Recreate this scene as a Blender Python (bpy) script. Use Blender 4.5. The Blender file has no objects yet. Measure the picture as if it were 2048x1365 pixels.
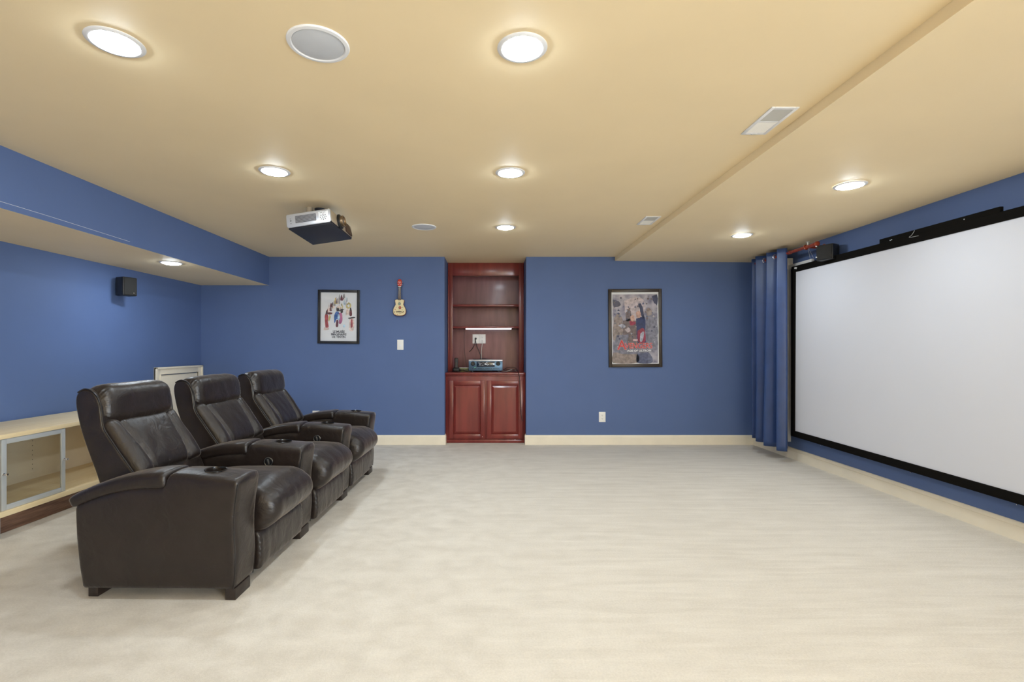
import bpy, bmesh, math, random
from mathutils import Vector, Matrix, noise
random.seed(7)
C = bpy.context.scene.collection
SC = bpy.context.scene
R = math.radians
PI = math.pi

# ------------------------------------------------------------------ camera
CAMZ = 1.233
cam = bpy.data.cameras.new('camera')
cam.sensor_width = 36.0
cam.lens = 975 / 2048 * 36.0
cam.shift_x = 39 / 2048
cam.shift_y = 17.5 / 2048
cam.clip_start = 0.02
co = bpy.data.objects.new('camera', cam)
C.objects.link(co)
co.location = (0, 0, CAMZ)
co.rotation_euler = (R(90), 0, 0)
SC.camera = co

# ------------------------------------------------------------------ light and exposure
SC.view_settings.view_transform = 'Standard'
SC.view_settings.look = 'None'
SC.view_settings.exposure = 0.16
SC.view_settings.gamma = 1.0
SC.view_settings.use_curve_mapping = False
w = bpy.data.worlds.new('world')
SC.world = w
w.use_nodes = True
w.node_tree.nodes['Background'].inputs[0].default_value = (0.75, 0.85, 1.0, 1)
w.node_tree.nodes['Background'].inputs[1].default_value = 0.6
LAMP = 148.0           # radiance of a recessed lamp lens
DAY_FILL = 330.0           # fill light from an added unseen window in the right wall, behind the camera
YB = -3.8             # rear wall of the room, behind the camera


def area(name, loc, rot, sx, sy, power, col, spread=180):
    l = bpy.data.lights.new(name, 'AREA')
    l.shape = 'RECTANGLE'
    l.size = sx; l.size_y = sy
    l.energy = power; l.color = col
    l.spread = R(spread)
    o = bpy.data.objects.new(name, l)
    C.objects.link(o)
    o.location = loc; o.rotation_euler = rot
    return o


area('added_daylight', (3.395 + 0.06, -2.65, 1.12), (R(90), 0, R(90)), 1.9, 1.9, DAY_FILL, (0.80, 0.91, 1.03))  # daylight area lamp added out of view as fill

# ------------------------------------------------------------------ helpers
def lin(c):
    return tuple((x / 12.92 if x <= 0.04045 else ((x + 0.055) / 1.055) ** 2.4) for x in (v / 255 for v in c)) + (1,)


def mat(name, col, rough=0.5, metal=0.0, spec=0.5, bump=0.0, bscale=100, var=0.0, vscale=5, coat=0.0, emit=None, stretch=None, sheen=0, col2=None, det=4):
    m = bpy.data.materials.new(name)
    m.use_nodes = True
    nt = m.node_tree
    b = nt.nodes['Principled BSDF']
    b.inputs['Roughness'].default_value = rough
    b.inputs['Metallic'].default_value = metal
    b.inputs['Specular IOR Level'].default_value = spec
    b.inputs['Coat Weight'].default_value = coat
    b.inputs['Coat Roughness'].default_value = 0.12
    if sheen:
        b.inputs['Sheen Weight'].default_value = sheen
        b.inputs['Sheen Roughness'].default_value = 0.4
    if len(col) == 3:
        col = tuple(col) + (1,)
    b.inputs['Base Color'].default_value = col
    tc = nt.nodes.new('ShaderNodeTexCoord')
    mp = nt.nodes.new('ShaderNodeMapping')
    nt.links.new(tc.outputs['Object'], mp.inputs[0])
    if stretch:
        mp.inputs['Scale'].default_value = stretch
    n = nt.nodes.new('ShaderNodeTexNoise')
    n.inputs['Scale'].default_value = vscale
    n.inputs['Detail'].default_value = det
    nt.links.new(mp.outputs[0], n.inputs[0])
    r = nt.nodes.new('ShaderNodeValToRGB')
    nt.links.new(n.outputs['Fac'], r.inputs[0])
    if col2 is None:
        v = var if var else 0.03
        c0 = tuple(x * (1 - v) for x in col[:3]) + (1,)
        c1 = tuple(min(1, x * (1 + v)) for x in col[:3]) + (1,)
    else:
        c0 = tuple(col[:3]) + (1,); c1 = tuple(col2[:3]) + (1,)
    r.color_ramp.elements[0].color = c0; r.color_ramp.elements[0].position = 0.35
    r.color_ramp.elements[1].color = c1; r.color_ramp.elements[1].position = 0.65
    nt.links.new(r.outputs[0], b.inputs['Base Color'])
    if bump:
        n2 = nt.nodes.new('ShaderNodeTexNoise')
        n2.inputs['Scale'].default_value = bscale
        n2.inputs['Detail'].default_value = 3
        nt.links.new(tc.outputs['Object'], n2.inputs[0])
        bp = nt.nodes.new('ShaderNodeBump')
        bp.inputs['Strength'].default_value = min(1, bump)
        bp.inputs['Distance'].default_value = 0.002
        nt.links.new(n2.outputs['Fac'], bp.inputs['Height'])
        nt.links.new(bp.outputs[0], b.inputs['Normal'])
    if emit:
        b.inputs['Emission Color'].default_value = tuple(emit[:3]) + (1,)
        b.inputs['Emission Strength'].default_value = emit[3]
    return m


def new_obj(name, me, m, parent):
    o = bpy.data.objects.new(name, me)
    if m is not None:
        for x in (m if isinstance(m, (list, tuple)) else [m]):
            me.materials.append(x)
    C.objects.link(o)
    if parent is not None:
        o.parent = parent
    return o


def obj(name, bm, m, parent=None, smooth=40, loc=None, rot=None):
    bmesh.ops.recalc_face_normals(bm, faces=bm.faces)
    me = bpy.data.meshes.new(name)
    bm.to_mesh(me); bm.free()
    if smooth:
        me.polygons.foreach_set('use_smooth', [True] * len(me.polygons))
        me.set_sharp_from_angle(angle=R(smooth))
    o = new_obj(name, me, m, parent)
    if loc is not None: o.location = loc
    if rot is not None: o.rotation_euler = rot
    return o


def tag(o, label=None, cat=None, group=None, kind=None):
    if label: o['label'] = label
    if cat: o['category'] = cat
    if group: o['group'] = group
    if kind: o['kind'] = kind
    return o


def thing(name, label, cat, loc=(0, 0, 0), rot=(0, 0, 0), group=None):
    o = bpy.data.objects.new(name, None)
    C.objects.link(o)
    o.empty_display_size = 0.05
    o.location = loc; o.rotation_euler = rot
    return tag(o, label, cat, group)


def struct(name, bm, m, smooth=0):
    return tag(obj(name, bm, m, None, smooth), kind='structure')


def BM():
    return bmesh.new()


def box(bm, x0, x1, y0, y1, z0, z1, mi=0, bev=0, seg=2, mtx=None):
    t = bmesh.new()
    vs = [t.verts.new((x, y, z)) for x in (x0, x1) for y in (y0, y1) for z in (z0, z1)]
    for f in ((0, 1, 3, 2), (4, 6, 7, 5), (0, 4, 5, 1), (2, 3, 7, 6), (0, 2, 6, 4), (1, 5, 7, 3)):
        t.faces.new([vs[i] for i in f])
    bmesh.ops.recalc_face_normals(t, faces=t.faces)
    if bev:
        bmesh.ops.bevel(t, geom=list(t.edges), offset=bev, segments=seg, profile=0.5, affect='EDGES')
    return merge(bm, t, mi, mtx)


def merge(bm, t, mi=0, mtx=None):
    for f in t.faces: f.material_index = mi
    if mtx is not None: t.transform(mtx)
    me = bpy.data.meshes.new('tmp')
    t.to_mesh(me); t.free()
    bm.from_mesh(me)
    bpy.data.meshes.remove(me)
    return bm


def lathe(bm, prof, n=48, mi=0, mtx=None, cap=True):
    """prof: list of (r, z)"""
    t = bmesh.new()
    rings = []
    for (r, z) in prof:
        if r < 1e-6:
            rings.append([t.verts.new((0, 0, z))])
        else:
            rings.append([t.verts.new((r * math.cos(2 * PI * i / n), r * math.sin(2 * PI * i / n), z)) for i in range(n)])
    for a, b in zip(rings, rings[1:]):
        for i in range(n):
            j = (i + 1) % n
            if len(a) == 1 and len(b) == 1: continue
            if len(a) == 1: t.faces.new((a[0], b[i], b[j]))
            elif len(b) == 1: t.faces.new((a[i], a[j], b[0]))
            else: t.faces.new((a[i], a[j], b[j], b[i]))
    if cap:
        if len(rings[0]) > 1: t.faces.new(rings[0])
        if len(rings[-1]) > 1: t.faces.new(rings[-1])
    bmesh.ops.recalc_face_normals(t, faces=t.faces)
    return merge(bm, t, mi, mtx)


def cyl(bm, p0, p1, r, n=20, mi=0, r1=None):
    p0 = Vector(p0); p1 = Vector(p1)
    d = p1 - p0
    q = d.to_track_quat('Z', 'Y').to_matrix().to_4x4()
    return lathe(bm, [(r, 0), (r if r1 is None else r1, d.length)], n, mi, Matrix.Translation(p0) @ q)


def smooth_path(pts, k=8):
    pts = [Vector(p) for p in pts]
    P = [pts[0] * 2 - pts[1]] + pts + [pts[-1] * 2 - pts[-2]]
    out = []
    for i in range(1, len(P) - 2):
        for s in range(k):
            t = s / k
            a, b, c, d = P[i - 1], P[i], P[i + 1], P[i + 2]
            out.append(0.5 * ((2 * b) + (c - a) * t + (2 * a - 5 * b + 4 * c - d) * t * t + (3 * b - a - 3 * c + d) * t ** 3))
    out.append(pts[-1])
    return out


def tube(bm, pts, r, n=8, k=8, mi=0, closed=False):
    P = smooth_path(pts, k) if k > 1 else [Vector(p) for p in pts]
    t = bmesh.new()
    rings = []
    up = Vector((0.123, 0.31, 0.94)).normalized()
    for i, p in enumerate(P):
        d = (P[min(i + 1, len(P) - 1)] - P[max(i - 1, 0)]).normalized()
        a = d.cross(up)
        if a.length < 1e-3: a = d.cross(Vector((1, 0, 0)))
        a.normalize(); b = d.cross(a).normalized()
        up = a.cross(d) if False else up
        rings.append([t.verts.new(p + r * (math.cos(2 * PI * j / n) * a + math.sin(2 * PI * j / n) * b)) for j in range(n)])
    for a, b in zip(rings, rings[1:]):
        for j in range(n):
            t.faces.new((a[j], a[(j + 1) % n], b[(j + 1) % n], b[j]))
    t.faces.new(rings[0]); t.faces.new(rings[-1])
    bmesh.ops.recalc_face_normals(t, faces=t.faces)
    return merge(bm, t, mi)


def prism(bm, poly, y0, y1, mi=0, bev=0, seg=3, mtx=None, axis='Y', fn=None):
    """poly in (x, z), extruded along y; cap edges rounded by bev"""
    t = bmesh.new()
    a = [t.verts.new((x, y0, z)) for x, z in poly]
    b = [t.verts.new((x, y1, z)) for x, z in poly]
    n = len(poly)
    fa = t.faces.new(a); fb = t.faces.new(list(reversed(b)))
    for i in range(n):
        t.faces.new((a[i], b[i], b[(i + 1) % n], a[(i + 1) % n]))
    bmesh.ops.recalc_face_normals(t, faces=t.faces)
    if bev:
        es = list(fa.edges) + list(fb.edges)
        bmesh.ops.bevel(t, geom=es, offset=bev, segments=seg, profile=0.5, affect='EDGES', clamp_overlap=True)
    if fn:
        for v in t.verts: v.co = Vector(fn(v.co))
    return merge(bm, t, mi, mtx)


def spl(pts, k=6, closed=False):
    """smooth 2-D polyline"""
    v = smooth_path([(p[0], 0, p[1]) for p in pts], k)
    return [(p.x, p.z) for p in v]


def cushion(bm, n, half, r, fn=None, mi=0, mtx=None):
    nx, ny, nz = n
    hx, hy, hz = half
    t = bmesh.new()
    vd = {}

    def V(i, j, k):
        key = (i, j, k)
        if key not in vd:
            P = Vector((-hx + 2 * hx * i / nx, -hy + 2 * hy * j / ny, -hz + 2 * hz * k / nz))
            I = Vector((max(-(hx - r), min(hx - r, P.x)), max(-(hy - r), min(hy - r, P.y)), max(-(hz - r), min(hz - r, P.z))))
            d = P - I
            q = I + d.normalized() * r if d.length > 1e-9 else P
            if fn: q = Vector(fn(q))
            vd[key] = t.verts.new(q)
        return vd[key]
    for i in range(nx):
        for j in range(ny):
            for k in (0, nz): t.faces.new((V(i, j, k), V(i + 1, j, k), V(i + 1, j + 1, k), V(i, j + 1, k)))
    for i in range(nx):
        for k in range(nz):
            for j in (0, ny): t.faces.new((V(i, j, k), V(i + 1, j, k), V(i + 1, j, k + 1), V(i, j, k + 1)))
    for j in range(ny):
        for k in range(nz):
            for i in (0, nx): t.faces.new((V(i, j, k), V(i, j + 1, k), V(i, j + 1, k + 1), V(i, j, k + 1)))
    bmesh.ops.recalc_face_normals(t, faces=t.faces)
    return merge(bm, t, mi, mtx)


def ss(a, b, x):
    t = max(0.0, min(1.0, (x - a) / (b - a)))
    return t * t * (3 - 2 * t)


def nz(x, y, z):
    return noise.noise(Vector((x, y, z)))


def ring(bm, R0, r, c, ax=(0, 0, 1), n=28, k=8, mi=0):
    q = Vector(ax).to_track_quat('Z', 'Y').to_matrix().to_4x4()
    t = bmesh.new()
    rows = []
    for i in range(n):
        a = 2 * PI * i / n
        rows.append([t.verts.new(((R0 + r * math.cos(2 * PI * j / k)) * math.cos(a), (R0 + r * math.cos(2 * PI * j / k)) * math.sin(a), r * math.sin(2 * PI * j / k))) for j in range(k)])
    for i in range(n):
        for j in range(k):
            A, B = rows[i], rows[(i + 1) % n]
            t.faces.new((A[j], B[j], B[(j + 1) % k], A[(j + 1) % k]))
    return merge(bm, t, mi, Matrix.Translation(Vector(c)) @ q)


# ------------------------------------------------------------------ materials
M = {}
M['blue'] = mat('blue wall paint', (0.100, 0.156, 0.325), 0.62, bump=0.15, bscale=260, var=0.02, vscale=3, spec=0.4)
M['tan'] = mat('tan ceiling paint', (0.96, 0.775, 0.49), 0.6, bump=0.1, bscale=220, var=0.015, vscale=2, spec=0.35)
M['trim'] = mat('cream gloss trim paint', lin((242, 231, 210)), 0.35, bump=0.03, bscale=60)
M['white'] = mat('white enamel', lin((240, 240, 242)), 0.4)
M['whitegrille'] = mat('pale speaker grille', lin((214, 217, 223)), 0.6, bump=0.6, bscale=900)
M['plate'] = mat('white wall plate plastic', lin((243, 240, 234)), 0.35)
M['slot'] = mat('dark outlet slot', lin((60, 55, 50)), 0.5)
M['black'] = mat('black plastic', (0.012, 0.012, 0.013), 0.42)
M['velvet'] = mat('black velvet screen border', (0.006, 0.005, 0.004), 0.9, bump=0.3, bscale=700, spec=0.1)
M['screen'] = mat('matte grey white screen fabric', lin((222, 222, 228)), 0.85, spec=0.1, var=0.006, vscale=2, bump=0.03, bscale=500)
M['leather'] = mat('black brown leather', (0.0125, 0.0078, 0.0062), 0.34, bump=0.22, bscale=420, var=0.12, vscale=9, spec=0.5, col2=(0.018, 0.0115, 0.0092), sheen=0.30)
_nt = M['leather'].node_tree
_b = _nt.nodes['Principled BSDF']
_b.inputs['IOR'].default_value = 1.52
_b.inputs['Sheen Roughness'].default_value = 0.28
_b.inputs['Sheen Tint'].default_value = (1.0, 0.88, 0.78, 1)
_n = _nt.nodes.new('ShaderNodeTexNoise'); _n.inputs['Scale'].default_value = 11; _n.inputs['Detail'].default_value = 5; _n.inputs['Distortion'].default_value = 1.2
_b2 = _nt.nodes.new('ShaderNodeBump'); _b2.inputs['Strength'].default_value = 0.8; _b2.inputs['Distance'].default_value = 0.006
_nt.links.new([n for n in _nt.nodes if n.type == 'TEX_COORD'][0].outputs['Object'], _n.inputs[0])
_nt.links.new(_n.outputs['Fac'], _b2.inputs['Height'])
_nt.links.new([n for n in _nt.nodes if n.type == 'BUMP' and n != _b2][0].outputs[0], _b2.inputs['Normal'])
_nt.links.new(_b2.outputs[0], _b.inputs['Normal'])
M['leather2'] = mat('black leather piping', (0.012, 0.010, 0.010), 0.3)
M['footwood'] = mat('espresso wood foot', (0.022, 0.014, 0.011), 0.35)
M['cup'] = mat('black cup holder liner', (0.010, 0.010, 0.011), 0.25)
M['cherry'] = mat('cherry stained wood', (0.155, 0.021, 0.018), 0.28, bump=0.05, bscale=40, col2=(0.235, 0.038, 0.030), vscale=2.4, stretch=(4, 4, 0.6), coat=0.15)
M['cherry2'] = mat('cherry stained back panel', (0.165, 0.050, 0.062), 0.34, col2=(0.22, 0.078, 0.092), vscale=4, stretch=(4, 4, 0.6), coat=0.2)
M['birch'] = mat('pale birch veneer', lin((234, 210, 164)), 0.42, col2=lin((242, 222, 182)), vscale=3, stretch=(12, 0.8, 12))
M['birchback'] = mat('cream cabinet back panel', lin((232, 220, 200)), 0.5)
M['brownwood'] = mat('brown wood grain plinth', lin((95, 66, 52)), 0.5, col2=lin((138, 104, 84)), vscale=5, stretch=(12, 0.9, 12), det=8)
M['alu'] = mat('brushed aluminium', lin((205, 208, 208)), 0.4, metal=0.35)
M['chrome'] = mat('polished nickel', lin((225, 225, 228)), 0.18, metal=1.0)
M['silver'] = mat('silver painted metal', lin((200, 202, 208)), 0.33, metal=0.55, bump=0.03, bscale=300)
M['silver2'] = mat('dark satin lever metal', lin((120, 118, 116)), 0.3, metal=0.8)
M['champagne'] = mat('silver with ceiling tint', lin((196, 184, 165)), 0.3, metal=0.6)  # silver warmed to carry the tan ceiling's reflection in its colour
M['darkgrille'] = mat('dark grille', lin((38, 38, 44)), 0.5)
M['projbot'] = mat('charcoal projector base', lin((42, 43, 52)), 0.5, bump=0.1, bscale=300)
M['bronze'] = mat('bronze lens ring', lin((140, 120, 96)), 0.3, metal=0.8)
M['lens'] = mat('coated lens glass', (0.03, 0.04, 0.08), 0.05, spec=1.0, coat=1.0)
M['curtain'] = mat('blue satin curtain cloth', lin((45, 70, 120)), 0.36, bump=0.25, bscale=600, var=0.08, vscale=6, spec=0.55, sheen=0.1)
M['lining'] = mat('white curtain lining', lin((225, 225, 225)), 0.7)
M['rod'] = mat('orange brown wooden rod', lin((158, 62, 34)), 0.3, coat=0.3, col2=lin((120, 44, 25)), vscale=30)
M['frameblack'] = mat('black picture frame', lin((36, 36, 40)), 0.35)
M['framebrown'] = mat('dark bronze picture frame', lin((56, 46, 38)), 0.35, metal=0.2)
M['paper'] = mat('white poster paper', lin((230, 230, 232)), 0.6)
M['ink'] = mat('black printing ink', lin((38, 36, 40)), 0.6)
M['receiver'] = mat('blue grey receiver face', lin((88, 116, 140)), 0.35, metal=0.5)
M['display'] = mat('dark display window', lin((22, 38, 58)), 0.1, coat=0.5)
M['cablewhite'] = mat('white cable jacket', lin((220, 216, 210)), 0.5)
M['green'] = mat('olive green connector board', lin((120, 122, 70)), 0.5)
M['ledbar'] = mat('lit white light bar', (0.9, 0.9, 0.95), 0.4, emit=(0.80, 0.86, 1.0, 4.5))
M['digits'] = mat('lit display digits', (0.7, 0.75, 0.8), 0.4, emit=(0.85, 0.92, 1.0, 0.8))
M['lampglow'] = mat('glowing lamp lens', (0.9, 0.9, 0.88), 0.5, emit=(0.82, 0.935, 1.03, LAMP))
M['carved'] = mat('louver grey', lin((196, 194, 188)), 0.5)
M['louvdark'] = mat('louver shadow grey', lin((176, 170, 160)), 0.6)


def glass_mat(name, tint=(1, 1, 1), refl=1.0):
    m = bpy.data.materials.new(name); m.use_nodes = True
    nt = m.node_tree; nt.nodes.clear()
    out = nt.nodes.new('ShaderNodeOutputMaterial')
    mx = nt.nodes.new('ShaderNodeMixShader')
    tr = nt.nodes.new('ShaderNodeBsdfTransparent'); tr.inputs[0].default_value = tuple(tint) + (1,)
    gl = nt.nodes.new('ShaderNodeBsdfGlossy'); gl.inputs['Roughness'].default_value = 0.02
    lw = nt.nodes.new('ShaderNodeLayerWeight'); lw.inputs[0].default_value = 0.5
    pw = nt.nodes.new('ShaderNodeMath'); pw.operation = 'POWER'; pw.inputs[1].default_value = 4.0
    ma = nt.nodes.new('ShaderNodeMath'); ma.operation = 'MULTIPLY_ADD'; ma.inputs[1].default_value = 0.90; ma.inputs[2].default_value = 0.035
    nt.links.new(lw.outputs['Facing'], pw.inputs[0]); nt.links.new(pw.outputs[0], ma.inputs[0])
    nt.links.new(ma.outputs[0], mx.inputs[0])
    nt.links.new(tr.outputs[0], mx.inputs[1]); nt.links.new(gl.outputs[0], mx.inputs[2])
    nt.links.new(mx.outputs[0], out.inputs[0])
    return m


M['glass'] = glass_mat('picture glass')
M['doorglass'] = glass_mat('tinted cabinet glass', (0.93, 0.93, 0.90))


def carpet_mat():
    m = bpy.data.materials.new('cream cut pile carpet'); m.use_nodes = True
    nt = m.node_tree; b = nt.nodes['Principled BSDF']
    N, L = nt.nodes.new, nt.links.new
    tc = N('ShaderNodeTexCoord')

    def noi(scale, sc, detail, dist=0.0, rz=0):
        mp = N('ShaderNodeMapping'); mp.inputs['Scale'].default_value = sc
        mp.inputs['Rotation'].default_value = (0, 0, rz)
        L(tc.outputs['Object'], mp.inputs[0])
        n = N('ShaderNodeTexNoise'); n.inputs['Scale'].default_value = scale; n.inputs['Detail'].default_value = detail
        n.inputs['Distortion'].default_value = dist
        L(mp.outputs[0], n.inputs[0])
        return n.outputs['Fac']

    def ramp(f, a, c):
        r = N('ShaderNodeMapRange'); r.inputs[1].default_value = a; r.inputs[2].default_value = c
        L(f, r.inputs[0]); return r.outputs[0]

    def mth(op, a, c):
        x = N('ShaderNodeMath'); x.operation = op
        for i, v in enumerate((a, c)):
            if isinstance(v, (int, float)): x.inputs[i].default_value = v
            else: L(v, x.inputs[i])
        return x.outputs[0]
    streak = ramp(noi(3.4, (0.6, 4.5, 1), 10, 0.5, R(2)), 0.30, 0.70)
    fine = ramp(noi(5, (0.3, 7.0, 1), 5, 0.8, R(-3)), 0.56, 0.74)
    blot = ramp(noi(6.5, (1, 1.3, 1), 12, 0.3), 0.32, 0.68)
    sx = N('ShaderNodeSeparateXYZ'); L(tc.outputs['Object'], sx.inputs[0])
    side = ramp(sx.outputs[0], -0.9, 0.8)      # vacuum strokes lie across the room on the screen side
    mixn = N('ShaderNodeMix'); mixn.data_type = 'FLOAT'
    L(side, mixn.inputs[0]); L(blot, mixn.inputs[2]); L(streak, mixn.inputs[3])
    base = mth('ADD', mth('MULTIPLY', mixn.outputs[0], 0.60), mth('MULTIPLY', blot, 0.22))
    base = mth('ADD', base, mth('MULTIPLY', mth('MULTIPLY', fine, side), 0.38))
    grain = ramp(noi(110, (1, 1, 1), 3), 0.3, 0.7)
    base = mth('ADD', base, mth('MULTIPLY', mth('SUBTRACT', grain, 0.5), 0.5))
    cr = N('ShaderNodeValToRGB')
    cr.color_ramp.elements[0].color = lin((210, 202, 190)); cr.color_ramp.elements[0].position = 0.0
    cr.color_ramp.elements[1].color = lin((229, 222, 211)); cr.color_ramp.elements[1].position = 1.0
    L(base, cr.inputs[0]); L(cr.outputs[0], b.inputs['Base Color'])
    b.inputs['Roughness'].default_value = 0.95
    b.inputs['Specular IOR Level'].default_value = 0.1
    bp = N('ShaderNodeBump'); bp.inputs['Strength'].default_value = 0.6; bp.inputs['Distance'].default_value = 0.004
    L(noi(260, (1, 1, 1), 3), bp.inputs['Height'])
    L(bp.outputs[0], b.inputs['Normal'])
    return m


M['carpet'] = carpet_mat()

# ------------------------------------------------------------------ the room
XL, XR, YW = -3.785, 3.395, 6.33
ZC, ZS, ZR0, ZR1 = 2.44, 2.07, 2.388, 2.366        # main ceiling, left soffit, right dropped ceiling (step, wall)
XS, XD = -2.902, 1.59                              # soffit face, dropped-ceiling step
NX0, NX1, NY = -0.623, 0.437, 7.12                 # niche
b = BM(); box(b, XL - .15, XR + .15, YB - .15, NY + .15, -0.12, 0.0)
struct('floor', b, M['carpet'])
b = BM(); box(b, XS, XD, YB, NY + .1, ZC, ZC + .12); struct('ceiling', b, M['tan'])
b = BM()
prism(b, [(XD, ZR0), (XR + .12, ZR1), (XR + .12, ZC + .12), (XD, ZC + .12)], YB, YW)
struct('ceiling', b, M['tan'])
# left soffit: blue face, tan underside
b = BM(); box(b, XL - .1, XS, YB, YW, ZS, ZC + .12)
for f in b.faces:
    if f.calc_center_median().z < ZS + .01: f.material_index = 1
struct('ceiling', b, [M['blue'], M['tan']])
b = BM(); box(b, XL - .12, XL, YB, YW + .8, 0, ZS); struct('wall_left', b, M['blue'])
GY0, GY1, GZ0, GZ1 = -3.6, -1.7, .14, 2.10
b = BM(); box(b, XR, XR + .12, GY1, YW + .1, 0, ZR1 + .02); box(b, XR, XR + .12, YB, GY0, 0, ZR1 + .02)
box(b, XR, XR + .12, GY0, GY1, 0, GZ0); box(b, XR, XR + .12, GY0, GY1, GZ1, ZR1 + .02); struct('wall_right', b, M['blue'])
b = BM()
box(b, XL, NX0, YW, NY, 0, ZC)
box(b, NX1, XR, YW, NY, 0, ZC)
struct('wall_back', b, M['blue'])
b = BM(); box(b, XL, XR, NY, NY + .1, 0, ZC + .1); struct('wall_back', b, M['blue'])
# unseen rear wall, tan to bounce light, and the window added for fill daylight
b = BM(); box(b, XL, XR, YB - .12, YB, 0, ZC); struct('wall_front', b, M['tan'])
b = BM()
for y in (GY0 + .03, (GY0 + GY1) / 2, GY1 - .03): box(b, XR, XR + .05, y - .03, y + .03, GZ0, GZ1)
box(b, XR, XR + .05, GY0, GY1, GZ0, GZ0 + .05); box(b, XR, XR + .05, GY0, GY1, GZ1 - .05, GZ1)
struct('added_window_1', b, M['white'])


def base_profile(h=0.125, d=0.016):
    return [(0, 0), (d, 0), (d, h * .74), (d * .78, h * .77), (d * .86, h * .80), (d * .7, h * .90), (d * .42, h * .97), (0, h)]


def baseboard(name, p0, p1, nrm):
    p0 = Vector(p0); p1 = Vector(p1); nrm = Vector(nrm)
    t = bmesh.new(); rows = []
    for p in (p0, p1):
        rows.append([t.verts.new(p + nrm * a + Vector((0, 0, z))) for a, z in base_profile()])
    n = len(rows[0])
    for i in range(n): t.faces.new((rows[0][i], rows[0][(i + 1) % n], rows[1][(i + 1) % n], rows[1][i]))
    t.faces.new(rows[0]); t.faces.new(rows[1])
    return struct(name, t, M['trim'])


baseboard('baseboard_back', (XL, YW, 0), (NX0 + .016, YW, 0), (0, -1, 0))
baseboard('baseboard_back', (NX1 - .016, YW, 0), (XR, YW, 0), (0, -1, 0))
baseboard('baseboard_back', (NX0, YW, 0), (NX0, YW + .11, 0), (1, 0, 0))
baseboard('baseboard_back', (NX1, YW, 0), (NX1, YW + .11, 0), (-1, 0, 0))
baseboard('baseboard_right', (XR, YB, 0), (XR, YW, 0), (-1, 0, 0))
baseboard('baseboard_left', (XL, YB, 0), (XL, 5.42, 0), (1, 0, 0))
baseboard('baseboard_front', (XL, YB, 0), (XR, YB, 0), (0, 1, 0))
# loose paint line running along the soffit face
b = BM(); tube(b, [(XS + .0015, 2.0, 2.102), (XS + .0015, 3.0, 2.108), (XS + .0015, 3.9, 2.098)], 0.0012, 6, 6)
struct('trim_1', b, M['lining'])

# access door on the left wall, in the corner behind the recliners
t = thing('access_door', 'cream panelled low access door in the left wall, behind the recliners', 'door', (XL + .003, 5.882, 0))
b = BM()
W_, H_ = 0.44, 1.035


def casing(b, y0, y1, z0, z1):
    box(b, 0, .018, y0, y1, z0, z1, bev=.004)


cw = .085
for (y0, y1, z0, z1) in ((-W_, -W_ + cw, 0, H_), (W_ - cw, W_, 0, H_), (-W_ + cw, W_ - cw, H_ - cw, H_)):
    box(b, 0, .020, y0, y1, z0, z1, bev=.003)
for (y0, y1, z0, z1) in ((-W_, -W_ + .022, 0, H_), (W_ - .022, W_, 0, H_), (-W_, W_, H_ - .022, H_)):
    box(b, 0, .034, y0, y1, z0, z1, bev=.005)
for (y0, y1, z0, z1) in ((-W_ + cw - .012, -W_ + cw, 0, H_ - cw), (W_ - cw, W_ - cw + .012, 0, H_ - cw), (-W_ + cw, W_ - cw, H_ - cw, H_ - cw + .012)):
    box(b, 0, .027, y0, y1, z0, z1, bev=.003)
obj('door_casing', b, M['trim'], t)
b = BM(); box(b, 0.0, .012, -W_ + cw + .004, W_ - cw - .004, 0.02, H_ - cw - .010, bev=.002)
obj('door_panel', b, M['trim'], t)


# ------------------------------------------------------------------ recessed lamps, in-ceiling speakers, vents
def lamp(x, y, z, label):
    t = thing('recessed_light', label, 'ceiling light', (x, y, z), group='recessed ceiling lights')
    b = BM()
    lathe(b, [(.0765, 0.0), (.0765, -.002), (.082, -.0065), (.094, -.0055), (.100, -.0015), (.100, 0.0)], 64, cap=False)
    obj('trim_ring', b, M['white'], t)
    b = BM()
    prof = [(.0768, -.001)] + [(.0765 * math.cos(a), -.002 - .018 * math.sin(a)) for a in [R(k) for k in (10, 25, 45, 65, 80)]] + [(0, -.020)]
    lathe(b, prof, 48, cap=False)
    obj('lens', b, M['lampglow'], t, 60)
    return t


zr = lambda x: ZR0 + (ZR1 - ZR0) * (x - XD) / (XR - XD)
lamp(-1.480, 1.913, ZC, 'round recessed ceiling light nearest the left soffit, largest on the left of the picture')
lamp(0.119, 1.948, ZC, 'large round recessed ceiling light at the top centre, right of the round ceiling speaker')
lamp(-1.474, 3.296, ZC, 'round recessed ceiling light just in front of the projector')
lamp(0.121, 3.320, ZC, 'middle one of the centre row of three recessed ceiling lights')
lamp(0.128, 4.803, ZC, 'small far recessed ceiling light in front of the wooden bookcase')
lamp(2.486, 3.390, zr(2.486), 'recessed light in the dropped ceiling above the projection screen, nearer of two')
lamp(2.488, 4.862, zr(2.488), 'recessed light in the dropped ceiling close to the curtain rod')
lamp(-3.090, 4.690, ZS, 'small recessed light under the left soffit near the black wall speaker')
lamp(-1.54, 4.80, ZC, 'added recessed ceiling light hidden directly behind the projector')  # unseen lamp, added to brighten the far end of the room
lamp(2.487, 1.9, zr(2.487), 'added fill light in the dropped ceiling outside the picture, right of the camera')  # added out of frame as fill on the screen side
lamp(.12, .45, ZC, 'added fill light in the main ceiling outside the picture, above the camera')  # added out of frame as fill over the near floor


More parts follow.
